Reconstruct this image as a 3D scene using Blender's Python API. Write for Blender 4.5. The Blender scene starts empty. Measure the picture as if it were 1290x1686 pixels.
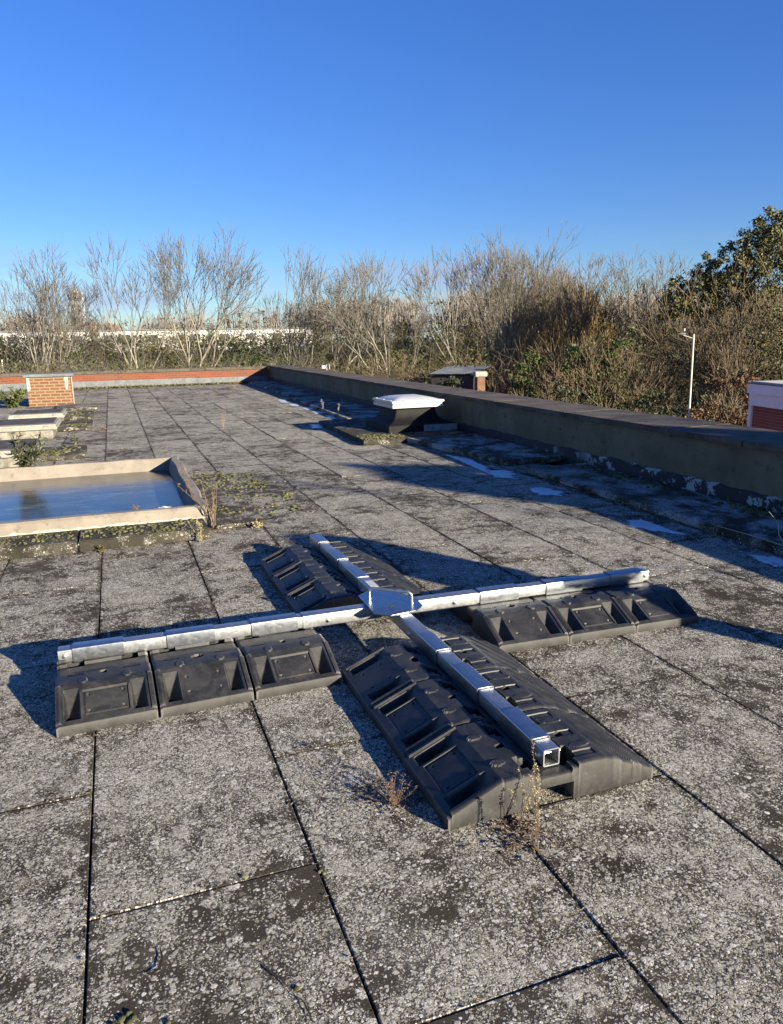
import bpy, bmesh, math, random
import numpy as np
from mathutils import Vector, Matrix
R = math.radians
rnd = random.Random(7)
rng = np.random.default_rng(11)
sc = bpy.context.scene
C = sc.collection

# ------------------------------------------------------------------ camera
CAMH = 1.46
cam = bpy.data.cameras.new('camera'); camo = bpy.data.objects.new('camera', cam); C.objects.link(camo)
YAW, PITCH, ROLL, FPX = 0.346623199, 0.226469539, -0.0184231166, 1237.454
fw = Vector((math.sin(YAW)*math.cos(PITCH), math.cos(YAW)*math.cos(PITCH), -math.sin(PITCH)))
rt = Vector((math.cos(YAW), -math.sin(YAW), 0)); up = rt.cross(fw)
rt2 = math.cos(ROLL)*rt + math.sin(ROLL)*up; up2 = -math.sin(ROLL)*rt + math.cos(ROLL)*up
m = Matrix.Identity(4)
for i in range(3):
    m[i][0] = rt2[i]; m[i][1] = up2[i]; m[i][2] = -fw[i]
m[2][3] = CAMH
camo.matrix_world = m
cam.sensor_fit = 'HORIZONTAL'; cam.sensor_width = 36; cam.lens = 36*FPX/1290
cam.clip_start = 0.05; cam.clip_end = 5000
sc.camera = camo

# ------------------------------------------------------------------ sky, sun, exposure
SX, SY = -1.88, 3.2                      # shadow run per metre of height
sunel = math.atan2(1, math.hypot(SX, SY)); sunaz = math.atan2(-SX, -SY)
w = bpy.data.worlds.new('World'); sc.world = w; w.use_nodes = True
nt = w.node_tree; bg = nt.nodes['Background']
sky = nt.nodes.new('ShaderNodeTexSky'); sky.sky_type = 'NISHITA'; sky.sun_disc = False
sky.sun_elevation = sunel; sky.sun_rotation = sunaz
sky.altitude = 50; sky.air_density = 1.0; sky.dust_density = 0.0; sky.ozone_density = 3.5
hs=nt.nodes.new('ShaderNodeHueSaturation'); hs.inputs['Saturation'].default_value=1.16; hs.inputs['Hue'].default_value=.522; nt.links.new(sky.outputs[0],hs.inputs['Color']); 
tc=nt.nodes.new('ShaderNodeTexCoord'); sx=nt.nodes.new('ShaderNodeSeparateXYZ'); nt.links.new(tc.outputs['Generated'],sx.inputs[0])
rp=nt.nodes.new('ShaderNodeValToRGB'); rp.color_ramp.elements[0].color=(.62,.72,.92,1); rp.color_ramp.elements[1].position=.38; rp.color_ramp.elements[1].color=(.68,1.0,1.15,1)
nt.links.new(sx.outputs[2],rp.inputs[0]); mu=nt.nodes.new('ShaderNodeMix'); mu.data_type='RGBA'; mu.blend_type='MULTIPLY'; mu.inputs[0].default_value=1
nt.links.new(hs.outputs[0],mu.inputs[6]); nt.links.new(rp.outputs[0],mu.inputs[7]); 
mp=nt.nodes.new('ShaderNodeMapping'); mp.inputs['Scale'].default_value=(2.2,2.2,16); nt.links.new(tc.outputs['Generated'],mp.inputs[0])
nz=nt.nodes.new('ShaderNodeTexNoise'); nz.inputs['Scale'].default_value=1.6; nz.inputs['Detail'].default_value=5; nt.links.new(mp.outputs[0],nz.inputs[0])
c1=nt.nodes.new('ShaderNodeMapRange'); c1.interpolation_type='SMOOTHSTEP'; nt.links.new(nz.outputs[0],c1.inputs[0]); c1.inputs[1].default_value=.42; c1.inputs[2].default_value=.68
c2=nt.nodes.new('ShaderNodeMapRange'); c2.interpolation_type='SMOOTHSTEP'; nt.links.new(sx.outputs[2],c2.inputs[0]); c2.inputs[1].default_value=.125; c2.inputs[2].default_value=.075
c3=nt.nodes.new('ShaderNodeMath'); c3.operation='MULTIPLY'; nt.links.new(c1.outputs[0],c3.inputs[0]); nt.links.new(c2.outputs[0],c3.inputs[1])
c4=nt.nodes.new('ShaderNodeMath'); c4.operation='MULTIPLY'; nt.links.new(c3.outputs[0],c4.inputs[0]); c4.inputs[1].default_value=.6
m2=nt.nodes.new('ShaderNodeMix'); m2.data_type='RGBA'; nt.links.new(c4.outputs[0],m2.inputs[0]); nt.links.new(mu.outputs[2],m2.inputs[6]); m2.inputs[7].default_value=(2.6,3.0,4.6,1)
nt.links.new(m2.outputs[2], bg.inputs[0]); bg.inputs[1].default_value = 0.060
sl = bpy.data.lights.new('sun', 'SUN'); sl.energy = 5.0; sl.angle = R(0.53); sl.color = (1.0, 0.89, 0.70)
so = bpy.data.objects.new('sun', sl); C.objects.link(so)
so.rotation_euler = Vector((SX, SY, -1)).to_track_quat('-Z', 'Y').to_euler()
sc.view_settings.view_transform = 'Standard'; sc.view_settings.look = 'None'
sc.view_settings.exposure = 1.5; sc.view_settings.gamma = 1

# ------------------------------------------------------------------ helpers
def tag(o, label=None, cat=None, group=None, kind=None):
    if label: o['label'] = label
    if cat: o['category'] = cat
    if group: o['group'] = group
    if kind: o['kind'] = kind
    return o
def empty(name, loc=(0,0,0), rz=0, label=None, cat=None, group=None):
    o = bpy.data.objects.new(name, None); C.objects.link(o); o.location = loc
    o.rotation_euler = (0,0,rz); o.empty_display_size = .1
    return tag(o, label, cat, group)
def link(name, me, mat, parent=None):
    o = bpy.data.objects.new(name, me); C.objects.link(o)
    if mat is not None and len(me.materials) == 0: me.materials.append(mat)
    if parent: o.parent = parent
    return o
class MB:
    def __init__(s): s.v=[]; s.f=[]
    def add(s, vs, fs):
        n=len(s.v); s.v+= [tuple(x) for x in vs]; s.f+=[tuple(i+n for i in f) for f in fs]; return s
    def box(s, x0,x1,y0,y1,z0,z1):
        return s.add([(x0,y0,z0),(x1,y0,z0),(x1,y1,z0),(x0,y1,z0),(x0,y0,z1),(x1,y0,z1),(x1,y1,z1),(x0,y1,z1)],
              [(0,3,2,1),(4,5,6,7),(0,1,5,4),(1,2,6,5),(2,3,7,6),(3,0,4,7)])
    def tube(s, pts, rads, n=8, cap=True):
        pts=[Vector(p) for p in pts]; rings=[]
        if not hasattr(rads,'__len__'): rads=[rads]*len(pts)
        vs=[]; fs=[]; a=None
        for i,p in enumerate(pts):
            d=(pts[min(i+1,len(pts)-1)]-pts[max(i-1,0)]).normalized()
            if a is None:
                a=d.orthogonal().normalized()
            a=(a-d*a.dot(d)).normalized(); b=d.cross(a)
            for k in range(n):
                t=2*math.pi*k/n; vs.append(p+(a*math.cos(t)+b*math.sin(t))*rads[i])
        for i in range(len(pts)-1):
            for k in range(n):
                fs.append((i*n+k,i*n+(k+1)%n,(i+1)*n+(k+1)%n,(i+1)*n+k))
        if cap: fs.append(tuple(range(n-1,-1,-1))); fs.append(tuple((len(pts)-1)*n+k for k in range(n)))
        return s.add(vs,fs)
    def build(s, name, mat, parent=None, bevel=0, smooth=False, seg=2):
        me=bpy.data.meshes.new(name); me.from_pydata(s.v,[],s.f); me.update()
        if bevel:
            bm=bmesh.new(); bm.from_mesh(me)
            bmesh.ops.bevel(bm, geom=[e for e in bm.edges if len(e.link_faces)==2 and e.calc_face_angle(0)>.5], offset=bevel, segments=seg, affect='EDGES', clamp_overlap=True)
            bm.to_mesh(me); bm.free()
        if smooth:
            me.polygons.foreach_set('use_smooth',[True]*len(me.polygons)); 
            try: me.set_sharp_from_angle(angle=R(35))
            except Exception: pass
        return link(name, me, mat, parent)
def np_mesh(name, V, F, mat, parent=None, smooth=False):
    """V (n,3), F (m,k) all the same k"""
    me=bpy.data.meshes.new(name); k=F.shape[1]
    me.vertices.add(len(V)); me.vertices.foreach_set('co', V.astype(np.float32).ravel())
    me.loops.add(F.size); me.loops.foreach_set('vertex_index', F.astype(np.int32).ravel())
    me.polygons.add(len(F)); me.polygons.foreach_set('loop_start', np.arange(0,F.size,k,dtype=np.int32))
    me.polygons.foreach_set('loop_total', np.full(len(F),k,dtype=np.int32))
    if smooth: me.polygons.foreach_set('use_smooth', np.ones(len(F),dtype=bool))
    me.update(calc_edges=True)
    return link(name, me, mat, parent)
RM = np.array([rt2[:], up2[:], fw[:]])
def ray(px, py):
    d=np.array([(px-645)/FPX, -(py-843)/FPX, 1.0])@RM
    return d
def at(px, py, D):                      # point seen at that pixel, D metres away horizontally
    d=ray(px,py); d=d/math.hypot(d[0],d[1]); return Vector((d[0]*D, d[1]*D, CAMH+d[2]*D))

# ------------------------------------------------------------------ materials
class N:
    def __init__(s, name, rough=.8, metal=0, spec=None):
        s.m=bpy.data.materials.new(name); s.m.use_nodes=True; s.t=s.m.node_tree
        s.b=s.t.nodes['Principled BSDF']; s.b.inputs['Roughness'].default_value=rough
        s.b.inputs['Metallic'].default_value=metal
        if spec is not None: s.b.inputs['Specular IOR Level'].default_value=spec
        s._co=None
    def n(s, typ, **kw):
        nd=s.t.nodes.new('ShaderNode'+typ)
        for k,v in kw.items():
            if k in nd.inputs.keys() if isinstance(k,str) else False: pass
            setattr(nd,k,v)
        return nd
    def set(s, sock, v):
        if isinstance(v, bpy.types.NodeSocket): s.t.links.new(v, sock)
        elif v is not None:
            if sock.type=='RGBA' and len(v)==3: v=(*v,1)
            sock.default_value=v
    def co(s, kind='Object'):
        if s._co is None: s._co=s.n('TexCoord')
        return s._co.outputs[kind]
    def math(s, op, a, b=None, c=None, clamp=False):
        nd=s.n('Math', operation=op); nd.use_clamp=clamp
        s.set(nd.inputs[0],a); s.set(nd.inputs[1],b); 
        if c is not None: s.set(nd.inputs[2],c)
        return nd.outputs[0]
    def vmath(s, op, a, b=None, scale=None):
        nd=s.n('VectorMath', operation=op); s.set(nd.inputs[0],a)
        if b is not None: s.set(nd.inputs[1],b)
        if scale is not None: s.set(nd.inputs['Scale'],scale)
        return nd.outputs[0]
    def noise(s, scale, vec=None, detail=4, rough=.55, dist=0, out='Fac'):
        nd=s.n('TexNoise'); s.set(nd.inputs['Vector'], vec if vec is not None else s.co())
        nd.inputs['Scale'].default_value=scale; nd.inputs['Detail'].default_value=detail
        nd.inputs['Roughness'].default_value=rough; nd.inputs['Distortion'].default_value=dist
        return nd.outputs[out]
    def voro(s, scale, vec=None, dim='3D', feature='F1'):
        nd=s.n('TexVoronoi', voronoi_dimensions=dim, feature=feature); s.set(nd.inputs['Vector'], vec if vec is not None else s.co())
        nd.inputs['Scale'].default_value=scale; return nd
    def ramp(s, fac, stops, interp='LINEAR'):
        nd=s.n('ValToRGB'); cr=nd.color_ramp; cr.interpolation=interp
        while len(cr.elements)<len(stops): cr.elements.new(.5)
        for e,(p,c) in zip(cr.elements,stops):
            e.position=p; e.color=(c,c,c,1) if not hasattr(c,'__len__') else (*c,1)
        s.set(nd.inputs[0],fac); return nd.outputs[0]
    def step(s, x, a, b):              # smooth map a..b -> 0..1
        nd=s.n('MapRange', interpolation_type='SMOOTHSTEP'); s.set(nd.inputs[0],x); s.set(nd.inputs[1],a); s.set(nd.inputs[2],b); return nd.outputs[0]
    def mix(s, f, a, b):
        nd=s.n('Mix', data_type='RGBA'); s.set(nd.inputs[0],f); s.set(nd.inputs[6],a); s.set(nd.inputs[7],b); return nd.outputs[2]
    def sep(s, v):
        nd=s.n('SeparateXYZ'); s.set(nd.inputs[0],v); return nd.outputs
    def comb(s,x,y,z):
        nd=s.n('CombineXYZ'); s.set(nd.inputs[0],x); s.set(nd.inputs[1],y); s.set(nd.inputs[2],z); return nd.outputs[0]
    def color(s, c): s.set(s.b.inputs['Base Color'], c); return s
    def rough(s, r): s.set(s.b.inputs['Roughness'], r); return s
    def bump(s, h, strength=.5, dist=.01):
        nd=s.n('Bump'); nd.inputs['Strength'].default_value=strength; nd.inputs['Distance'].default_value=dist
        s.set(nd.inputs['Height'],h); s.t.links.new(nd.outputs[0], s.b.inputs['Normal']); return s

def lichen_mat(name, slabs=True, cover=.45, frost=0, moss=0, base=((.017,.0135,.009),(.074,.060,.042)), pale=((.455,.43,.355),(.20,.168,.115),(.78,.75,.67))):
    k=N(name, .92, spec=.25)
    if slabs:
        at_=k.n('Attribute', attribute_name='slab'); sr=k.sep(at_.outputs['Vector'])
        vec=k.vmath('ADD', k.co(), k.comb(k.math('MULTIPLY',sr[0],37.),k.math('MULTIPLY',sr[1],53.),0))
        uv=k.n('UVMap', uv_map='UVMap'); u=k.sep(uv.outputs[0])
        eu=k.math('MINIMUM',u[0],k.math('SUBTRACT',.6,u[0])); ev=k.math('MINIMUM',u[1],k.math('SUBTRACT',1.18,u[1]))
        edge=k.step(k.math('ADD',k.math('MINIMUM',eu,ev),k.math('MULTIPLY',k.math('SUBTRACT',k.noise(9,vec,3),.5),.09)),-.02,.025)
        tone=sr[2]
    else:
        vec=k.co(); edge=1.0; tone=.5
    wv=k.n('TexNoise'); k.set(wv.inputs['Vector'],vec); wv.inputs['Scale'].default_value=55; wv.inputs['Detail'].default_value=2
    vec2=k.vmath('ADD',vec,k.vmath('SCALE',k.vmath('SUBTRACT',wv.outputs['Color'],(.5,.5,.5)),scale=.010))
    big=k.noise(2.1,vec,5,.6); mid=k.noise(8.5,vec,4,.6)
    dens=k.math('ADD',k.math('MULTIPLY',k.math('SUBTRACT',big,.5),2.3),k.math('MULTIPLY',k.math('SUBTRACT',mid,.5),2.3))
    dens=k.math('ADD',dens,k.math('ADD',k.math('MULTIPLY',k.math('SUBTRACT',tone,.5),.75),cover))
    dens=k.math('MULTIPLY',dens,edge) if slabs else dens
    fine=k.noise(260,vec,3,.7)
    grit=k.noise(95,vec,4,.75)
    masks=[]; cols=[]
    crust=k.math('MULTIPLY',k.step(k.noise(150,vec,5,.8),.49,.57),k.step(k.math('ADD',dens,k.math('MULTIPLY',k.noise(24,vec,4,.7),.9)),.65,1.05))
    for i,(s,r0,r1,dd) in enumerate([(12,.10,.36,.26),(26,.15,.44,.52),(54,.2,.5,.84),(108,.25,.54,.92),(215,.3,.58,.85)]):
        v=k.voro(s,vec2,'2D' if slabs else '3D'); cs=k.sep(v.outputs['Color'])
        rad=k.math('ADD',r0,k.math('MULTIPLY',cs[0],r1-r0))
        dd_=k.math('ADD',v.outputs['Distance'],k.math('MULTIPLY',k.math('SUBTRACT',grit,.5),.55))
        inside=k.step(k.math('SUBTRACT',rad,dd_),-.08,.14)
        sel=k.step(k.math('SUBTRACT',k.math('MULTIPLY',dens,dd),cs[1]),-.03,.05)
        mk=k.math('MULTIPLY',inside,sel)
        if i<2: mk=k.math('MULTIPLY',mk,k.step(k.math('ADD',fine,k.math('MULTIPLY',v.outputs['Distance'],.3)),.42,.56))
        masks.append(mk); cols.append(cs[2])
    b=k.mix(k.math('ADD',k.math('MULTIPLY',fine,.55),k.math('MULTIPLY',grit,.45)),base[0],base[1])
    b=k.mix(k.math('MULTIPLY',k.step(k.noise(5.5,vec,5,.65),.5,.72),.6),b,(.10,.086,.063))
    b=k.mix(k.step(k.noise(1.3,vec,3),.58,.75),b,(.07,.064,.05))
    stain=k.math('MULTIPLY',k.step(k.noise(1.7,vec,6,.7,1.2),.53,.60),.8)
    b=k.mix(stain,b,k.vmath('SCALE',b,scale=.5))
    out=k.mix(k.math('MULTIPLY',crust,.42),b,pale[0]); tot=None
    for mk,cz in zip(masks,cols):
        pc=k.ramp(cz,[(0,pale[1]),(.4,pale[0]),(.75,pale[0]),(1,pale[2])])
        out=k.mix(mk,out,k.mix(k.step(fine,.35,.7),k.vmath('SCALE',pc,scale=.72),pc))
        tot=mk if tot is None else k.math('MAXIMUM',tot,mk)
    if slabs:
        out=k.mix(k.math('MULTIPLY',k.step(k.noise(.85,None,7,.74,.8),.53,.64),.55),out,k.vmath('MULTIPLY',out,(.36,.33,.29)))
    if moss:
        out=k.mix(k.math('MULTIPLY',k.step(k.noise(3.2,vec,5,.65),.62-.2*moss,.72-.1*moss),.85),out,(.035,.036,.018))
    if frost:
        fz=k.math('MULTIPLY',k.step(k.noise(2.0,None,6,.7),.50-.22*frost,.72-.2*frost),k.step(k.noise(60,None,4,.7),.30,.62))
        out=k.mix(k.math('MULTIPLY',fz,.85),out,(.54,.545,.54))
    k.color(out)
    k.bump(k.math('ADD',k.math('MULTIPLY',tot,.6),k.math('ADD',k.math('MULTIPLY',fine,.5),k.math('MULTIPLY',grit,.5))),.75,.006)
    return k.m

M={}
M['slab']=lichen_mat('lichen_slab')
M['slab_moss']=lichen_mat('mossy_slab', slabs=False, cover=.02, moss=.35, base=((.018,.016,.012),(.055,.049,.038)))
M['slab_frost']=lichen_mat('frosted_slab', slabs=False, cover=.30, frost=.28, moss=.3)
M['slab_dark']=lichen_mat('dark_slab', slabs=False, cover=.22, moss=.25, base=((.022,.018,.013),(.075,.063,.046)))
M['slab_plain']=lichen_mat('plain_slab', slabs=False, cover=.35)
k=N('gap_dirt',.95); k.color(k.mix(k.noise(30),(.006,.005,.004),(.03,.026,.018))); M['gap']=k.m
def mottled(name, c0, c1, scale=6, rough=.85, bump=.3, c2=None, s2=40, spec=.3, bd=.01):
    k=N(name,rough,spec=spec); f=k.step(k.noise(scale,None,6,.65),.3,.7)
    c=k.mix(f,c0,c1)
    if c2: c=k.mix(k.step(k.noise(s2,None,5,.7),.55,.72),c,c2)
    k.color(c); k.bump(k.noise(s2*2,None,5,.7),bump,bd); M[name]=k.m; return k.m
mottled('coping_stone',(.050,.040,.031),(.115,.095,.071),3,c2=(.17,.16,.15),s2=22)
mottled('render_wall',(.105,.092,.056),(.165,.147,.092),1.8,c2=(.055,.05,.035),s2=9)
mottled('cream_upstand',(.19,.163,.13),(.265,.23,.185),4,c2=(.14,.12,.09),s2=14,bump=.15)
mottled('white_paint_old',(.30,.28,.235),(.42,.40,.35),8,c2=(.30,.27,.2),s2=16)
mottled('lead_grey',(.10,.107,.11),(.16,.167,.17),5,.6,c2=(.24,.25,.24),s2=30,bump=.1)
mottled('white_plastic',(.44,.44,.42),(.50,.50,.48),3,.35,bump=.02,spec=.5)
mottled('fascia_white',(.66,.67,.70),(.74,.75,.78),2,.5,bump=.03)
mottled('black_felt',(.0035,.0035,.004),(.009,.008,.007),9,.7,bump=.2,s2=60,spec=.25)
mottled('grey_flashing',(.16,.17,.18),(.26,.27,.28),10,.5,bump=.1)
mottled('cream_frame',(.24,.225,.185),(.33,.315,.265),12,.6,c2=(.16,.15,.12),s2=25)
mottled('stained_white',(.10,.09,.07),(.27,.25,.21),9,.85,c2=(.07,.065,.045),s2=14)
mottled('glass_dark',(.07,.068,.075),(.12,.112,.118),4,.9,bump=.02,spec=0)
mottled('dry_stem',(0.18,0.13,0.085),(0.26,0.2,0.13),20,.85,bump=.1)
mottled('dead_brown',(0.09,0.06,0.04),(0.16,0.11,0.075),30,.9,bump=.1)
mottled('dry_leaf',(0.26,0.2,0.1),(0.36,0.3,0.16),30,.85,bump=.1)
mottled('pale_seed',(0.28,0.24,0.19),(0.38,0.34,0.28),30,.85,bump=.1)
mottled('pale_stone',(.55,.53,.50),(.74,.73,.72),14,.7,bump=.4,c2=(.2,.2,.2),s2=18)
mottled('grass_ground',(.030,.040,.014),(.075,.070,.030),.3,.95,c2=(.05,.06,.02),s2=3)
mottled('shed_roof',(.06,.07,.085),(.12,.13,.15),2,.7)
mottled('pole_cream',(.46,.43,.33),(.54,.51,.41),3,.55,bump=.02)
mottled('dark_metal',(.02,.02,.02),(.05,.05,.05),5,.5)
mottled('train_white',(.36,.355,.33),(.42,.41,.385),.2,.5,bump=.02)
mottled('far_concrete',(.27,.29,.33),(.31,.33,.37),.05,.9)  # bluish sky haze blended into the colour, for the distant tower
mottled('roof_tile',(.20,.10,.06),(.30,.15,.09),.5,.9)
mottled('orange_brick_plain',(.16,.085,.05),(.26,.15,.09),3,.9)
mottled('white_roof_felt',(.45,.43,.38),(.60,.57,.50),1,.9)

def brick_mat(name, c1, c2, mortar, scale=1.0, dirt=.0):
    k=N(name,.9,spec=.25); p=k.sep(k.co()); ge=k.n('NewGeometry'); nn=k.sep(ge.outputs['Normal'])
    fx=k.math('GREATER_THAN',k.math('ABSOLUTE',nn[0]),.7)
    u=k.math('ADD',k.math('MULTIPLY',p[0],k.math('SUBTRACT',1,fx)),k.math('MULTIPLY',p[1],fx))
    b=k.n('TexBrick'); k.set(b.inputs['Vector'],k.comb(u,p[2],0)); b.inputs['Scale'].default_value=1
    b.inputs['Brick Width'].default_value=.225; b.inputs['Row Height'].default_value=.075; b.inputs['Mortar Size'].default_value=.010*scale
    b.inputs['Mortar Smooth'].default_value=.2; b.inputs['Bias'].default_value=0
    k.set(b.inputs['Color1'],c1); k.set(b.inputs['Color2'],c2); k.set(b.inputs['Mortar'],mortar)
    var=k.mix(k.math('MULTIPLY',k.noise(14,None,4,.7),.75),b.outputs['Color'],k.vmath('SCALE',b.outputs['Color'],scale=.6))
    if dirt: var=k.mix(k.math('MULTIPLY',k.step(k.noise(3,None,5),.5,.7),dirt),var,(.12,.10,.07))
    k.color(var); k.bump(k.math('SUBTRACT',k.noise(60),k.math('MULTIPLY',b.outputs['Fac'],1.5)),.4,.006); M[name]=k.m
brick_mat('brick_red',(.185,.052,.026),(.23,.072,.036),(.17,.115,.08))
brick_mat('brick_orange',(.165,.068,.031),(.21,.095,.043),(.26,.195,.125),1.5)
brick_mat('brick_shade',(.22,.07,.045),(.28,.09,.06),(.26,.2,.17))

k=N('peeling_skirting',.7,spec=.4)
f=k.math('MULTIPLY',k.math('MULTIPLY',k.step(k.noise(5,None,6,.72),.53,.56),k.step(k.noise(1.1,None,3),.42,.55)),k.step(k.sep(k.co())[1],9.0,7.0))
k.color(k.mix(f,(.018,.02,.026),(.34,.34,.33))); k.bump(f,.5,.006); M['skirting']=k.m

k=N('rubber',.5,spec=.45)
oi=k.n('ObjectInfo'); ov=k.vmath('ADD',k.co(),k.comb(k.math('MULTIPLY',oi.outputs['Random'],31.),k.math('MULTIPLY',oi.outputs['Random'],17.),0)); d=k.noise(8,ov,7,.72,.6); d2=k.noise(55,ov,4,.7); ge=k.n('NewGeometry')
c=k.mix(k.step(d,.38,.68),(.013,.013,.013),(.038,.037,.034))
c=k.mix(k.math('MULTIPLY',k.step(d2,.55,.75),.35),c,(.10,.097,.09))
c=k.mix(k.math('MULTIPLY',k.step(ge.outputs['Pointiness'],.515,.58),.65),c,(.15,.145,.13))
k.color(c); k.rough(k.ramp(d,[(0,.38),(1,.68)])); k.bump(d2,.12,.003); M['rubber']=k.m

def galv(name, r0=.22, r1=.42, c=(.60,.62,.64)):
    k=N(name,.3,1.0); v=k.voro(70); cs=k.sep(v.outputs['Color']); n=k.noise(30,None,5,.7)
    f=k.math('ADD',k.math('MULTIPLY',cs[0],.35),k.math('MULTIPLY',n,.65))
    k.color(k.mix(f,tuple(x*.84 for x in c),tuple(min(1,x*1.14) for x in c)))
    k.rough(k.ramp(f,[(.2,r0),(.8,r1)]))
    k.bump(k.noise(40,None,4,.7),.05,.0015); M[name]=k.m
galv('galv_sleeve',.34,.44,(.36,.38,.41)); galv('galv_tube',.42,.54,(.42,.43,.44)); galv('galv_plate',.24,.34,(.34,.36,.39)); galv('bolt_zinc',.25,.4,(.7,.7,.66))

k=N('ice_water',.06,spec=.5)
k.b.inputs['IOR'].default_value=1.36
st=k.noise(1.6,k.vmath('MULTIPLY',k.co(),(.9,3.2,1)),8,.75,1.6)
k.color(k.mix(k.step(st,.45,.7),(.03,.036,.04),(.13,.15,.165)))
k.rough(k.ramp(st,[(.35,.04),(.75,.16)])); k.bump(st,.10,.02); M['water']=k.m
k=N('frost_ice',.35,spec=.5); k.color(k.mix(k.noise(8,None,6,.7),(.50,.51,.53),(.72,.73,.74))); k.bump(k.noise(30),.2,.004); M['ice']=k.m
ra=k.n('Attribute',attribute_name='rim').outputs['Fac']
k.set(k.b.inputs['Alpha'],k.math('MULTIPLY',k.step(k.math('ADD',ra,k.math('MULTIPLY',k.math('SUBTRACT',k.noise(9,None,7,.8),.5),2.0)),.28,.66),k.step(k.noise(120,None,4,.7),.22,.42)))
k=N('moss_cushion',.95,spec=.15); oi=k.noise(7,None,3)
k.color(k.mix(k.step(oi,.35,.65),(.055,.058,.022),(.135,.13,.06))); k.bump(k.noise(300),.6,.004); M['moss']=k.m

def leafmat(name, cols, trans=.15, rough=.6, s=1.2):
    k=N(name,rough,spec=.3); ge=k.n('NewGeometry')
    try: rs=ge.outputs['Random Per Island']
    except KeyError: rs=k.noise(9)
    n=len(cols); k.color(k.ramp(k.math('ADD',k.math('MULTIPLY',rs,.6),k.math('MULTIPLY',k.noise(s),.4)),[(i/(n-1),c) for i,c in enumerate(cols)]))
    M[name]=k.m
leafmat('bark_pale',[(0.108,0.094,0.065),(0.202,0.180,0.137),(0.302,0.281,0.223)],s=.6)
leafmat('twig_pale',[(0.069,0.058,0.041),(0.125,0.108,0.083),(0.185,0.171,0.139)],s=.4)
leafmat('twig_brown',[(0.061,0.044,0.024),(0.116,0.085,0.048),(0.177,0.139,0.085)],s=.4)
leafmat('twig_gold',[(0.172,0.115,0.038),(0.329,0.224,0.071),(0.474,0.347,0.128)],s=.4)
leafmat('twig_grey',[(.12,.105,.09),(.20,.175,.15),(.28,.25,.215)],s=.4)
leafmat('leaf_dark',[(0.014,0.023,0.009),(0.037,0.053,0.014),(0.083,0.103,0.030),(0.149,0.158,0.050)],s=.8)
leafmat('leaf_olive',[(.025,.028,.010),(.06,.06,.02),(.11,.10,.035),(.18,.145,.06)],s=.5)
leafmat('leaf_russet',[(0.060,0.033,0.015),(0.108,0.060,0.027),(0.180,0.108,0.048)],s=.5)
leafmat('leaf_laurel',[(0.010,0.016,0.007),(0.036,0.045,0.017),(0.101,0.104,0.046)],s=.8)
leafmat('leaf_holm',[(0.029,0.036,0.015),(0.073,0.076,0.029),(0.146,0.135,0.046),(0.215,0.180,0.066)],s=.7)
leafmat('leaf_far',[(0.063,0.054,0.036),(0.117,0.099,0.068),(0.180,0.153,0.108)],s=.1)

# ------------------------------------------------------------------ ground, building body
GZ=-6.5
g=MB().add([(-1500,-600,GZ),(1500,-600,GZ),(1500,2500,GZ),(-1500,2500,GZ)],[(0,1,2,3)]).build('ground',M['grass_ground']); tag(g,kind='structure')
# lines of the roof:   slab joints x = JX0 + k*SW
JX0, SW, SL = -.1949, .6107, 1.19
def wallx(y): return 4.87+(y-4.5)*.0222        # inner face of the right parapet
YF=27.85
body=MB()
x1n, x1f = wallx(-8)+.6, wallx(YF)+.6
body.add([(-14,-8,GZ),(x1n,-8,GZ),(x1f,YF+.2,GZ),(-14,YF+.2,GZ),(-14,-8,-.06),(x1n,-8,-.06),(x1f,YF+.2,-.06),(-14,YF+.2,-.06)],
         [(4,5,6,7),(0,1,5,4),(1,2,6,5),(2,3,7,6),(3,0,4,7)])
tag(body.build('roof_deck_base',M['gap']),kind='structure')

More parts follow.
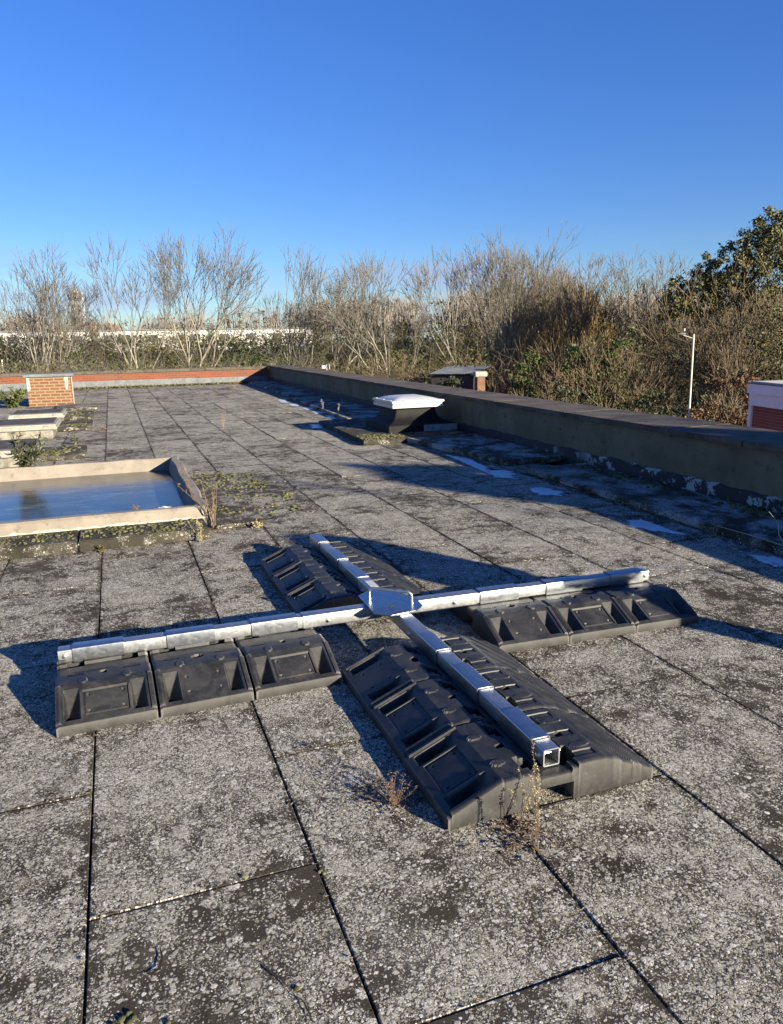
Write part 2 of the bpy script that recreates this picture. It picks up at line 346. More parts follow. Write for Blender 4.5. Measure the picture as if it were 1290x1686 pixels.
TONE={(0,-1):.40,(1,-1):.45,(2,-1):.78,(3,-1):.72,(3,-2):.7,(2,-2):.6,(4,0):.62,(4,1):.6,(1,4):.10,(1,5):.15,(2,4):.22,(2,3):.45,(0,0):.80,(-1,0):.85,(-1,1):.7,(1,0):.85,(2,0):.8,(2,1):.75,(3,0):.6,(3,1):.7,(1,1):.75}
def slab_field():
    V=[];F=[];UV=[];A=[]
    r=random.Random(3)
    for kx in range(-20,8):
        x0=JX0+kx*SW; off=1.844 if kx%2==0 else 1.255
        for ky in range(-9,24):
            y0=off+ky*SL; y1=y0+SL
            if y1<-7.9 or y0>YF-.25: continue
            y1=min(y1,YF-.02)
            g=.0014+r.random()*.0016; a0,a1,b0,b1=x0+g,x0+SW-g,y0+g+r.uniform(-.002,.002),y1-g
            if a1>wallx(y0)-.02: a1=min(a1,wallx(y0)-.02)
            if a1-a0<.05: continue
            za=[r.uniform(-.003,.003) for _ in range(4)]
            zb=r.uniform(-.002,.002)
            rn=(r.random(),r.random(),.34+.5*r.random())
            if (kx,ky) in TONE: rn=(rn[0],rn[1],TONE[(kx,ky)])
            n=len(V); c=.006
            c=.003; top=[(a0+c,b0+c),(a1-c,b0+c),(a1-c,b1-c),(a0+c,b1-c)]; out=[(a0,b0),(a1,b0),(a1,b1),(a0,b1)]
            for i,(x,y) in enumerate(top): V.append((x,y,za[i]+zb))
            for i,(x,y) in enumerate(out): V.append((x,y,za[i]+zb-.005))
            for i,(x,y) in enumerate(out): V.append((x,y,-.055))
            fs=[(0,1,2,3)]+[(i+4,(i+1)%4+4,(i+1)%4,i) for i in range(4)]+[(i+8,(i+1)%4+8,(i+1)%4+4,i+4) for i in range(4)]
            for f in fs:
                F.append(tuple(n+i for i in f))
                for i in f:
                    x,y,_=V[n+i]; UV.append((x-a0,y-b0)); A.append(rn)
    me=bpy.data.meshes.new('roof_paving'); me.from_pydata(V,[],F); me.update()
    uv=me.uv_layers.new(name='UVMap'); uv.data.foreach_set('uv',np.array(UV,dtype=np.float32).ravel())
    at_=me.attributes.new('slab','FLOAT_VECTOR','CORNER'); at_.data.foreach_set('vector',np.array(A,dtype=np.float32).ravel())
    o=link('roof_paving',me,M['slab']); tag(o,kind='structure')
slab_field()

def crack(pts,wd,z=.0065):
    V=[];F=[];P=[Vector((*ip_(a,b),z)) for a,b in pts]; Q=[]
    for a,b in zip(P,P[1:]):
        for f in (0,.25,.5,.75): Q.append(a.lerp(b,f)+Vector((rnd.uniform(-.003,.003),rnd.uniform(-.003,.003),0)))
    Q.append(P[-1]); n=len(Q)
    for i,q in enumerate(Q):
        d=(Q[min(i+1,n-1)]-Q[max(i-1,0)]).normalized(); s=Vector((-d.y,d.x,0))*wd*math.sin(math.pi*(i+.3)/(n-.4))*rnd.uniform(.6,1.2)
        V+=[q-s,q+s]
        if i: F.append((2*i-2,2*i-1,2*i+1,2*i))
    tag(MB().add(V,F).build('crack',M['gap']),kind='structure')
def ip_(px,py):
    d=ray(px,py); s=-CAMH/d[2]; return (d[0]*s,d[1]*s)
crack([(432,1590),(445,1600),(462,1615),(478,1636)],.004)
crack([(236,1610),(252,1606),(262,1598),(268,1578),(262,1562)],.005)
crack([(185,1565),(220,1540),(245,1520)],.0015)
crack([(478,1636),(500,1655),(520,1690)],.003)

# ------------------------------------------------------------------ parapets
def parapet_right():
    t=empty('parapet_wall',(0,0,0),0,'long dark rendered parapet wall with a flat stone coping along the right side of the roof','wall')
    def strip(name,x0,x1,z0,z1,mat,ya=-8,yb=YF-.001,bev=0):
        b=MB(); n=1
        b.add([(wallx(ya)+x0,ya,z0),(wallx(ya)+x1,ya,z0),(wallx(yb)+x1,yb,z0),(wallx(yb)+x0,yb,z0),
               (wallx(ya)+x0,ya,z1),(wallx(ya)+x1,ya,z1),(wallx(yb)+x1,yb,z1),(wallx(yb)+x0,yb,z1)],
              [(0,3,2,1),(4,5,6,7),(0,1,5,4),(1,2,6,5),(2,3,7,6),(3,0,4,7)])
        return b,name,mat
    b,_,_=strip('',0,.60,-.05,.535,None); b.build('wall_body',M['render_wall'],t)
    b,_,_=strip('',.14,.60,GZ+.01,-.062,None); b.build('outer_wall',M['brick_shade'],t)
    # coping stones butted end to end, slightly uneven
    cp=MB(); r=random.Random(5); y=-8
    while y<YF+.15:
        y2=min(y+.915,YF+.2); z=r.uniform(-.003,.003); xo=r.uniform(-.006,.006)
        a,b_=y+.003,y2-.003
        cp.add([(wallx(a)-.05+xo,a,.537+z),(wallx(a)+.68+xo,a,.537+z),(wallx(b_)+.68+xo,b_,.537+z),(wallx(b_)-.05+xo,b_,.537+z),
                (wallx(a)-.05+xo,a,.592+z),(wallx(a)+.68+xo,a,.597+z),(wallx(b_)+.68+xo,b_,.597+z),(wallx(b_)-.05+xo,b_,.592+z)],
              [(0,3,2,1),(4,5,6,7),(0,1,5,4),(1,2,6,5),(2,3,7,6),(3,0,4,7)])
        y=y2
    cp.build('coping',M['coping_stone'],t,bevel=.005)
    s=MB(); r=random.Random(9); ys=np.arange(-8,YF-.3,.12); 
    V=[];F=[]
    for i,yy in enumerate(ys):
        h=.175+r.uniform(-.012,.012); x=wallx(yy)
        V+= [(x-.016,yy,-.01),(x-.016,yy,h-.01),(x-.006,yy,h),(x+.002,yy,h+.002)]
        if i:
            n=4*i
            for j in range(3): F.append((n+j-4,n+j,n+j+1,n+j-3))
    s.add(V,F).build('skirting',M['skirting'],t)
    return t
parapet_right()
def parapet_far():
    t=empty('parapet_wall',(0,0,0),0,'low orange red brick parapet across the far end of the roof with grey lead upstand at its foot','wall')
    xr=wallx(YF)-.001
    MB().box(-14,xr,YF,YF+.215,GZ+.3,.47).build('brickwork',M['brick_red'],t)
    cp=MB(); x=-14
    while x<xr-.06:
        x2=min(x+.9,xr-.055); cp.box(x+.003,x2-.003,YF-.045,YF+.26,.472,.575); x=x2
    cp.build('coping',M['coping_stone'],t,bevel=.006)
    ld=MB(); x=-14; r=random.Random(2)
    while x<xr-.03:
        x2=min(x+2.4,xr-.02); z=.235+r.uniform(-.02,.015); ld.box(x,x2-.006,YF-.03,YF-.002,0.002,z); x=x2
    ld.build('upstand',M['lead_grey'],t)
parapet_far()
# gutter debris at the foot of the far wall
def debris(name, n, xr, yr, z, s, mat, label=None):
    P=np.stack([rng.uniform(*xr,n),rng.uniform(*yr,n),np.full(n,z)],1); V=[];F=[]
    a=rng.normal(size=(n,3)); a/=np.linalg.norm(a,axis=1)[:,None]; b=rng.normal(size=(n,3)); b-=a*(a*b).sum(1)[:,None]; b/=np.linalg.norm(b,axis=1)[:,None]
    sz=rng.uniform(.4,1,(n,1))*s
    Q=np.stack([P-a*sz-b*sz*.6,P+a*sz-b*sz*.6,P+a*sz+b*sz*.6,P-a*sz+b*sz*.6],1); Q[...,2]=np.maximum(Q[...,2],.003)
    return np_mesh(name,Q.reshape(-1,3),np.arange(4*n).reshape(n,4),mat)
o=debris('moss_litter',2600,(-3,5.2),(YF-.55,YF-.05),.02,.05,M['leaf_olive']); tag(o,'moss and leaf litter gathered at the foot of the far brick parapet','moss',kind='stuff')

# ------------------------------------------------------------------ raised slabs
def raised(pts, z0, z1, mat, label, name='raised_slab', cat='roof slab', group=None):
    c=Vector((sum(p[0] for p in pts)/len(pts), sum(p[1] for p in pts)/len(pts)))
    n=len(pts); b=MB()
    vs=[(p[0]-c.x,p[1]-c.y,0) for p in pts]+[(p[0]-c.x,p[1]-c.y,z1-z0) for p in pts]
    b.add(vs,[tuple(range(n-1,-1,-1)),tuple(range(n,2*n))]+[(i,(i+1)%n,(i+1)%n+n,i+n) for i in range(n)])
    o=b.build(name,mat,None,bevel=.009,smooth=False); o.location=(c.x,c.y,z0); tag(o,label,cat,group); return o
FS=M['slab_frost']; MS=M['slab_moss']; PS=M['slab_plain']
def strip_slabs(y0,y1,xl0,xl1,z,lab):
    raised([(xl0,y0),(wallx(y0)-.03,y0),(wallx(y1)-.03,y1),(xl1,y1)],.004,z,FS,lab,group='frosted slab runs along the right parapet')
strip_slabs(-3.0,1.5,4.02,4.04,.062,'frosted slab run beside the right parapet nearest the camera end of the roof')
strip_slabs(1.51,7.12,4.04,4.15,.062,'long frosted mossy slab run beside the parapet to the right of the dead twig')
strip_slabs(7.62,10.0,4.16,3.87,.075,'frosted slab run between the white rooflight and the nearer slab run')
strip_slabs(13.1,18.85,3.90,4.18,.07,'frosted slab run just behind the white domed rooflight')
strip_slabs(19.3,27.3,4.30,4.50,.07,'farthest frosted slab run, in the corner of the roof')
raised([(3.22,10.02),(4.9,10.02),(4.95,12.95),(3.34,12.95)],.004,.075,MS,'wide dark mossy slab under the white domed rooflight')
raised([(-2.9,5.66),(-.356,5.66),(-.356,6.06),(-2.9,6.06)],.004,.088,MS,'mossy raised slab in front of the water tray, left one of the pair')
raised([(-.348,5.665),(.575,5.665),(.575,6.06),(-.348,6.06)],.004,.086,MS,'mossy raised slab in front of the water tray, right one of the pair')
raised([(.655,5.93),(1.07,5.98),(1.03,8.4),(.65,8.4)],.004,.032,M['slab_dark'],'thin dark mossy slab to the right of the water tray')
raised([(-1.6,10.45),(-.44,10.55),(-.44,11.5),(-1.6,11.5)],.004,.07,MS,'mossy raised slab beside the nearest low rooflight')
raised([(-1.6,14.1),(-.44,14.1),(-.44,15.32),(-1.6,15.32)],.004,.075,MS,'raised slab beside the second low rooflight')
raised([(-1.6,16.15),(-.46,16.15),(-.46,17.4),(-1.6,17.4)],.004,.075,MS,'raised slab beside the farthest low rooflight')
raised([(-1.3,18.6),(-.42,18.6),(-.42,20.0),(-1.3,20.0)],.004,.06,PS,'raised slab in front of the brick pier')

# ------------------------------------------------------------------ water tray
def tray():
    t=empty('water_tray',(0,0,0),0,'cream rendered rectangular roof upstand full of icy rainwater reflecting the sky','water tray')
    xo,xi,xb=.622,.525,.485; yo,yi,yb=6.045,6.135,6.19; fo,fi,fb=8.985,8.885,8.845; zt=.182; xl=-2.6
    b=MB(); 
    rings=[[( xl-.1,yo-.012,.0),(xo+.012,yo-.012,.0),(xo+.012,fo,.0),(xl-.1,fo,.0)],
           [( xl-.1,yo,.165),(xo,yo,.165),(xo,fo,.165),(xl-.1,fo,.165)],
           [( xl-.085,yo+.018,zt),(xo-.015,yo+.018,zt),(xo-.015,fo-.015,zt),(xl-.085,fo-.015,zt)],
           [( xl,yi-.012,zt),(xi+.012,yi-.012,zt),(xi+.012,fi+.012,zt),(xl,fi+.012,zt)],
           [( xl,yi,.168),(xi,yi,.168),(xi,fi,.168),(xl,fi,.168)],
           [( xl+.04,yb,-.01),(xb,yb,-.01),(xb,fb,-.01),(xl+.04,fb,-.01)]]
    # subdivide each side so that the edge can wander a little
    r=random.Random(4); NS=14
    V=[];F=[]
    for ri,ring in enumerate(rings):
        for s in range(4):
            p,q=ring[s],ring[(s+1)%4]
            for j in range(NS):
                f=j/NS; rr=random.Random(s*100+j); w_=(0 if j==0 or ri in(0,5) else rr.uniform(-.007,.007))
                V.append((p[0]+(q[0]-p[0])*f+(w_ if s%2 else 0),p[1]+(q[1]-p[1])*f+(0 if s%2 else w_),p[2]+(w_*.8 if ri in(1,2,3,4) else 0)))
    K=4*NS
    for ri in range(5):
        for i in range(K): F.append((ri*K+i,ri*K+(i+1)%K,(ri+1)*K+(i+1)%K,(ri+1)*K+i))
    b.add(V,F); b.build('upstand',M['cream_upstand'],t,smooth=True)
    # flaking white band at the foot of the near side
    b=MB(); V=[];F=[]
    xs=np.arange(xl,xo,.05); r=random.Random(8)
    for i,x in enumerate(xs):
        V+=[(x,yo-.016,.088),(x,yo-.0145,.100+r.uniform(-.008,.012))]
        if i: F.append((2*i-2,2*i,2*i+1,2*i-1))
    b.add(V,F).build('flaking_paint',M['white_paint_old'],t)
    b=MB().add([(xl,yb-.05,.045),(xb+.03,yb-.05,.045),(xb+.03,fb+.03,.045),(xl,fb+.03,.045)],[(0,1,2,3)])
    b.build('water',M['water'],t)
    MB().box(xo-.005,xo+.02,6.02,6.06,-.0,.16).build('corner_patch',M['cream_upstand'],t,bevel=.004)
tray()
# the pale lump of ice / stone sitting in the near right corner of the water
def lump(name, loc, s, mat, label, cat, seed=1, sub=3):
    bm=bmesh.new(); bmesh.ops.create_icosphere(bm,subdivisions=sub,radius=1); r=random.Random(seed)
    ph=[r.uniform(0,6) for _ in range(6)]
    for v in bm.verts:
        d=1+.14*math.sin(3*v.co.x+ph[0])*math.sin(4*v.co.y+ph[1])+.08*math.sin(7*v.co.z+ph[2]+3*v.co.x)
        v.co=Vector((v.co.x*s[0]*d,v.co.y*s[1]*d,v.co.z*s[2]*d))
    me=bpy.data.meshes.new(name); bm.to_mesh(me); bm.free()
    for p in me.polygons: p.use_smooth=True
    o=link(name,me,mat); o.location=loc; return tag(o,label,cat)
lump('stone',(.30,6.55,.055),(.09,.06,.05),M['pale_stone'],'pale white stone half sunk in the near right corner of the icy water','stone',3)

# ------------------------------------------------------------------ rooflights
def lowlight(y0,y1,xr,xl,z,label,slope=.0):
    t=empty('low_rooflight',(0,0,0),0,label,'rooflight','low flat rooflights on the left')
    MB().box(xl,xr-.07,y0+.05,y1-.04,.0,z-.10).build('upstand',M['stained_white'],t,bevel=.012)
    b=MB().box(xl-.03,xr,y0,y1,z-.10,z-.055); b.box(xl-.02,xr-.015,y0+.015,y1-.015,z-.055,z-.02)
    b.build('frame',M['cream_frame'],t,bevel=.006)
    MB().box(xl+.03,xr-.06,y0+.06,y1-.06,z-.0198,z-.004).build('glazing',M['glass_dark'],t,bevel=.004)
    for x in (xr-.16,xl+.12 if xl>-2.5 else xr-1.2): MB().box(x-.03,x+.03,y0-.004,y0+.02,z-.052,z-.03).build('clip',M['grey_flashing'],t)
lowlight(10.0,11.15,-.965,-2.6,.25,'nearest of the three low white framed rooflights at the left edge of the roof')
lowlight(13.1,14.3,-.92,-2.9,.25,'middle one of the three low white framed rooflights at the left edge of the roof')
lowlight(15.2,16.2,-.92,-1.83,.25,'farthest of the three low white framed rooflights, in front of the brick pier')

def domelight():
    # upstand with flared black felt, white frame and dome, square to the slabs
    t=empty('domed_rooflight',(3.92,10.72,.075),0,'white domed rooflight on a flared black felt upstand beside the dark parapet','rooflight')
    W_,D_=.84,.90; b=MB()
    prof=[(-.10,.0),(-.10,.10),(-.05,.125),(.02,.16),(.07,.22),(.095,.30),(.10,.37)]     # inset, z
    V=[];F=[]
    for (i,z) in prof: V+=[(i,i,z),(W_-i,i,z),(W_-i,D_-i,z),(i,D_-i,z)]
    # near face leans straight: corner ridge as in the photo
    for r_ in range(len(prof)-1):
        for s in range(4):
            F.append((r_*4+s,r_*4+(s+1)%4,(r_+1)*4+(s+1)%4,(r_+1)*4+s))
    b.add(V,F); b.build('upstand',M['black_felt'],t,bevel=.006,smooth=True)
    b=MB(); 
    for a,z0,z1 in ((-.0,.355,.405),(.012,.405,.43),(-.012,.43,.462)):
        b.box(a,W_-a,a,D_-a,z0,z1)
    b.build('frame',M['white_plastic'],t,bevel=.006)
    V=[];F=[];n=16
    for j in range(n+1):
        for i in range(n+1):
            u=i/n;v=j/n; e=min(u,1-u,v,1-v); h=.055*(1-(1-min(1,e/.5))**2.6)
            V.append((.045+(W_-.09)*u,.045+(D_-.09)*v,.466+h+(.0 if e>0 else -.004)))
    for j in range(n):
        for i in range(n): F.append((j*(n+1)+i,j*(n+1)+i+1,(j+1)*(n+1)+i+1,(j+1)*(n+1)+i))
    MB().add(V,F).build('dome',M['white_plastic'],t,smooth=True)
    for (x,y) in [(.02,.12),(.02,.45),(.02,.78),(.2,.02),(.62,.02)]:
        MB().tube([(x,y,.46),(x,y,.474)],[.011,.008],8).build('screw_cap',M['white_plastic'],t)
    MB().add([(.46,-.125,.0),(1.02,-.125,.0),(1.02,-.115,.095),(.46,-.115,.10)],[(0,1,2,3)]).build('flashing_patch',M['grey_flashing'],t)
domelight()

# ------------------------------------------------------------------ brick pier
def pier():
    t=empty('brick_pier',(-1.49,20.8,0),0,'square orange brick pier with a thin grey lead cap near the far wall','brick pier')
    MB().box(-.505,.505,-.36,.36,-.02,.70).build('brickwork',M['brick_orange'],t)
    MB().box(-.57,.57,-.42,.42,.703,.775).build('cap',M['lead_grey'],t,bevel=.01)
    MB().add([(-.50,-.366,.35),(-.43,-.366,.42),(-.44,-.366,.69),(-.505,-.366,.69)],[(0,1,2,3)]).build('flaking_patch',M['white_paint_old'],t)
    MB().add([(.36,-.366,.40),(.41,-.366,.38),(.44,-.366,.69),(.35,-.366,.69)],[(0,1,2,3)]).build('flaking_patch',M['white_paint_old'],t)
    MB().tube([(.515,-.37,.0),(.515,-.37,.69)],.012,6).build('conduit',M['white_paint_old'],t)
pier()

# ------------------------------------------------------------------ rubber ballast blocks
BW, BL = .755, .372
def block_mesh(panel=True, seed=0):
    def lines(L, feats, step):
        s=set(np.round(np.linspace(0,L,int(L/step)+1),4))
        for f in feats: s.add(round(f-.0008,4)); s.add(round(f+.0008,4))
        s=sorted(x for x in s if 0<=x<=L)
        o=[s[0]]
        for x in s[1:]:
            if x-o[-1]>.0012: o.append(x)
        return np.array(o)
    uf=[.012,.19,.565,.743,.335,.42,.305,.45,.46,.552,.245,.51,.275,.29,.285]
    vf=[.012,.36,.04,.11,.262,.332,.175,.2,.1,.272,.035,.07,.165,.30,.335]
    U=lines(BW,uf,.0045); Vv=lines(BL,vf,.0045)
    def h(u,v):
        def prof(x):
            if x<.012: return .040+.005*(x/.012)
            if x<.19: return .045+(x-.012)/.178*.075
            return .120+.003*min(1,(x-.19)/.05)
        z=prof(min(u,BW-u)); c=abs(u-BW/2)
        left=u<BW/2
        if c<.0575: z=.100
        elif c<.083: z=.112
        # edge roll-off along the seams
        e=min(v,BL-v)
        if e<.012: z-=.006*(1-e/.012)**1.5
        # pyramid pockets on the near slope
        if left:
            for (v0,v1,ax) in ((.030,.088,.78),(.282,.342,.78)):
                if v0<v<v1 and .022<u<.172:
                    fv=(v-v0)/(v1-v0); fu=(u-.022)/.150
                    a=fv/ax if fv<ax else (1-fv)/(1-ax)
                    b=1-abs(2*fu-1)
                    z-=.060*min(a,b*1.1)
            if panel and .1<v<.262+.01 and .035<u<.158:
                z-=.006
                if .108<v<.264 and .043<u<.150: z+=.003
            # raised rim along the slope edge
            if .012<u<.19 and e<.020: z+=.007
        else:
            x=BW-u
            if .028<x<.172:
                w_=math.sin((v-1.5*(x))*2*math.pi/.125)
                z+=.0065*min(1,max(0,(w_-.05)*2.6))*min(1,(x-.028)/.02,(.172-x)/.02) if w_>0 else 0
        if not left and .460<u<.552 and (.035<v<.07 or .165<v<.20 or .30<v<.335): z-=.004
        # holes and openings on the plateau
        def rect(a,b,c_,d): return a<u<b and c_<v<d
        if rect(.275,.335,.04,.11) or rect(.275,.335,.262,.332): z=.02
        if rect(.42,.475,.04,.11) or rect(.42,.475,.262,.332): z=.02
        if rect(.262,.290,.175,.2) : z=.05
        for (cu,cv,rr,dz) in ((.218,.098,.017,.005),(.218,.268,.017,.005),(.525,.10,.016,.004),(.525,.27,.016,.004)):
            d=math.hypot((u-cu)*(.62 if cu<.4 else .42),v-cv)
            if d<rr: z=.121+dz
        if not panel:
            if math.hypot(u-.27,(v-.186)*.7)<.017: z=.03
        if math.hypot(u-.50,v-.185)<.015: z=.04
        # small round pin holes in the slope panel
        if left:
            for (cu,cv) in ((.058,.12),(.058,.25),(.135,.12),(.135,.25)):
                if math.hypot(u-cu,v-cv)<.0052: z-=.006
        return z
    nu,nv=len(U),len(Vv); H=np.array([[h(u,v) for v in Vv] for u in U])
    V=[];F=[]
    for i,u in enumerate(U):
        for j,v in enumerate(Vv): V.append((u,v,H[i,j]))
    for i in range(nu-1):
        for j in range(nv-1):
            a=i*nv+j; F.append((a,a+nv,a+nv+1,a+1))
    # skirts, with the tunnel in the end faces
    def z0(u): return .062 if abs(u-BW/2)<.066 else 0
    for (jj,flip) in ((0,False),(nv-1,True)):
        for i in range(nu-1):
            um=(U[i]+U[i+1])/2; zz=z0(um); n=len(V)
            V+=[(U[i],Vv[jj],zz),(U[i+1],Vv[jj],zz)]
            f=(n,n+1,(i+1)*nv+jj,i*nv+jj); F.append(f if not flip else f[::-1])
    for (ii,flip) in ((0,True),(nu-1,False)):
        for j in range(nv-1):
            n=len(V); V+=[(U[ii],Vv[j],0),(U[ii],Vv[j+1],0)]
            f=(n,n+1,ii*nv+j+1,ii*nv+j); F.append(f if not flip else f[::-1])
    # tunnel lining
    a,b=BW/2-.066,BW/2+.066
    n=len(V); V+=[(a,0,0),(a,BL,0),(a,BL,.062),(a,0,.062),(b,0,0),(b,BL,0),(b,BL,.062),(b,0,.062)]
    F+=[(n,n+1,n+2,n+3),(n+4,n+7,n+6,n+5),(n+3,n+2,n+6,n+7)]
    # mould line round the end faces
    me=bpy.data.meshes.new('rubber_block'); me.from_pydata([(x-BW/2,y-BL/2,z) for x,y,z in V],[],F); me.update()
    me.materials.append(M['rubber'])
    bm=bmesh.new(); bm.from_mesh(me); bmesh.ops.remove_doubles(bm,verts=bm.verts,dist=.0002); bmesh.ops.recalc_face_normals(bm,faces=bm.faces); bm.to_mesh(me); bm.free()
    return me
BMA=block_mesh(True); BMB=block_mesh(False)
def block(x,y,rz,me,label,group='rubber ballast blocks under the metal frame'):
    o=bpy.data.objects.new('rubber_block',me); C.objects.link(o); o.location=(x,y,.003); o.rotation_euler=(0,0,rz)
    return tag(o,label,'rubber block',group)
CX, CY = 1.207, 3.375
names=['innermost','middle','outermost']
r=random.Random(21)
for i in range(3):      # near arm: pockets face -x
    block(1.204+r.uniform(-.003,.003),2.775-.378*i,R(r.uniform(-.5,.5)),[BMB,BMA,BMA][i],'rubber block under the near arm of the metal frame, %s'%(['nearest the hub','middle one','beside the dry weed'][i]))
for i in range(3):      # far arm
    block(1.180+r.uniform(-.003,.003),3.86+.375*i,R(r.uniform(-.5,.5)+.3),BMA,'black rubber block under the far arm of the metal frame, %s'%(['nearest the hub','middle one of the three','at its far tip'][i]))
# left and right arms: local +u must run along +y (pockets face -y): rotate +90 deg
for i in range(3):
    a=R(90+1.9); x=.610-.383*i
    block(x, 3.345-.0333*(.610-x)-.055, a, [BMA,BMB,BMA][i], 'black rubber block under the left arm of the metal frame, %s'%(['nearest the hub','middle one of the three','at the far left end'][i]))
for i in range(3):
    a=R(90-2.2); x=1.79+.377*i
    block(x, 3.315-.0384*(x-1.79)-.010, a, [BMB,BMA,BMA][i], 'black rubber block under the right arm of the metal frame, %s'%(['nearest the hub','middle one of the three','at the shaded right end'][i]))
block(1.93,.46,R(91),BMB,'black rubber block added out of view at the right to cast a small shadow',group=None)  # unseen extra block, added only for its small shadow

# ------------------------------------------------------------------ galvanised frame
def square_tube(s, L, wall=.004, n=3):
    """square tube along +x from 0 to L, outer size s, rounded corners, open ends"""
    def ring(h,r):
        o=[]
        for cx_,cy_,a0 in ((h-r,h-r,0),(-(h-r),h-r,90),(-(h-r),-(h-r),180),(h-r,-(h-r),270)):
            for k_ in range(n+1):
                a=R(a0+90*k_/n); o.append((cx_+r*math.cos(a),cy_+r*math.sin(a)))
        return o
    ro=ring(s/2,s*.10); ri=ring(s/2-wall,s*.05); K=len(ro); V=[];F=[]
    for x in (0,L):
        V+=[(x,a,b) for a,b in ro]+[(x,a,b) for a,b in ri]
    for i in range(K):
        j=(i+1)%K
        F+=[(i,2*K+i,2*K+j,j),(K+i,K+j,3*K+j,3*K+i),(i,j,K+j,K+i),(2*K+i,3*K+i,3*K+j,2*K+j)]
    return V,F
def frame():
    zc=.138
    t=empty('anchor_frame',(CX,CY,0),0,'cross shaped galvanised steel anchor frame of square tubes lying on black rubber blocks','anchor frame')
    arms=[(180-.35,1.545,[.0,.0],'l'),(-1.75,1.515,0,'r'),(-90+.15,1.497,0,'f'),(90+.6,1.47,0,'b')]
    sl={'l':[(.487,.707),(.877,1.09),(1.275,1.486)],'r':[(.478,.70),(.865,1.085),(1.262,1.475)],'f':[(.445,.648),(.81,1.035),(1.215,1.43)],'b':[(.44,.65),(.825,1.035),(1.25,1.47)]}
    for ang,L,_,kx in arms:
        rz=R(ang)
        V,F=square_tube(.060,L-.12); o=MB().add(V,F).build('arm_tube',M['galv_tube'],t,smooth=True)
        o.rotation_euler=(0,0,rz); o.location=(.12*math.cos(rz),.12*math.sin(rz),zc)
        V,F=square_tube(.0665,.40,.0032); o=MB().add([(x+.06,a,b) for x,a,b in V],F).build('hub_tube',M['galv_tube'],t,smooth=True)
        o.rotation_euler=(0,0,rz); o.location=(0,0,zc)
        for s0,s1 in sl[kx]:
            V,F=square_tube(.072,s1-s0,.0038); o=MB().add(V,F).build('sleeve',M['galv_sleeve'],t,smooth=True)
            o.rotation_euler=(0,0,rz); o.location=(s0*math.cos(rz),s0*math.sin(rz),zc)
        def bolt(d,size=.009,zz=0,both=True,stick=.0335):
            b=MB(); b.tube([(d,-stick-.012,zz),(d,stick+.018,zz)],size*.55,8); 
            b.tube([(d,-stick-.009,zz),(d,-stick-.0005,zz)],size,6); b.tube([(d,stick+.0005,zz),(d,stick+.009,zz)],size,6)
            b.tube([(d,-stick-.0022,zz),(d,-stick,zz)],size*1.6,14); b.tube([(d,stick,zz),(d,stick+.0022,zz)],size*1.6,14)
            o=b.build('bolt',M['bolt_zinc'],t,smooth=True); o.rotation_euler=(0,0,rz); o.location=(0,0,zc)
        bolt(.335,.009,-.004); bolt(L-.028,.008,.002,stick=.030)
    # hub plate
    pts=[(-.135,.125),(-.07,.178),(.06,.158),(.128,-.03),(.118,-.13),(.06,-.188),(-.075,-.206),(-.138,-.15)]
    b=MB(); n=len(pts); z0=.1735
    pts=pts[::-1]
    b.add([(x,y,z0) for x,y in pts]+[(x,y,z0+.007) for x,y in pts],[tuple(range(n-1,-1,-1)),tuple(range(n,2*n))]+[(i,(i+1)%n,(i+1)%n+n,i+n) for i in range(n)])
    b.build('hub_plate',M['galv_plate'],t,bevel=.0012)
    h0,h1=Vector((-.092,.065,z0+.006)),Vector((.080,-.082,z0+.006)); d=(h1-h0); H=Vector((0,0,.056)); P=[]
    P+=[h0,h0+H*.62]
    for a in (.3,.6,.9,1.2): P.append(h0+H*(.62+.38*math.sin(a*1.3))+d*.11*(1-math.cos(a*1.3)))
    Q=[h0+d-(p-h0).dot(d)/d.length_squared*d+Vector((0,0,(p-h0).z)) for p in P][::-1]
    b=MB().tube(P+Q,.0075,10)
    b.tube([h0,h0+Vector((0,0,.006))],.010,10); b.tube([h1,h1+Vector((0,0,.006))],.010,10)
    b.build('handle',M['galv_tube'],t,smooth=True)
    b=MB(); b.tube([(-.042,-.098,z0+.0072),(-.022,-.085,z0+.0088)],[.003,.006],6); b.build('weld_slot',M['dark_metal'],t)
    # printed label on the far arm
    lab=MB().box(-.022,.020,.245,.36,.1725,.1732).build('paper_label',M['white_plastic'],t)
    # round washers / galv eyelets under the left arm
frame()

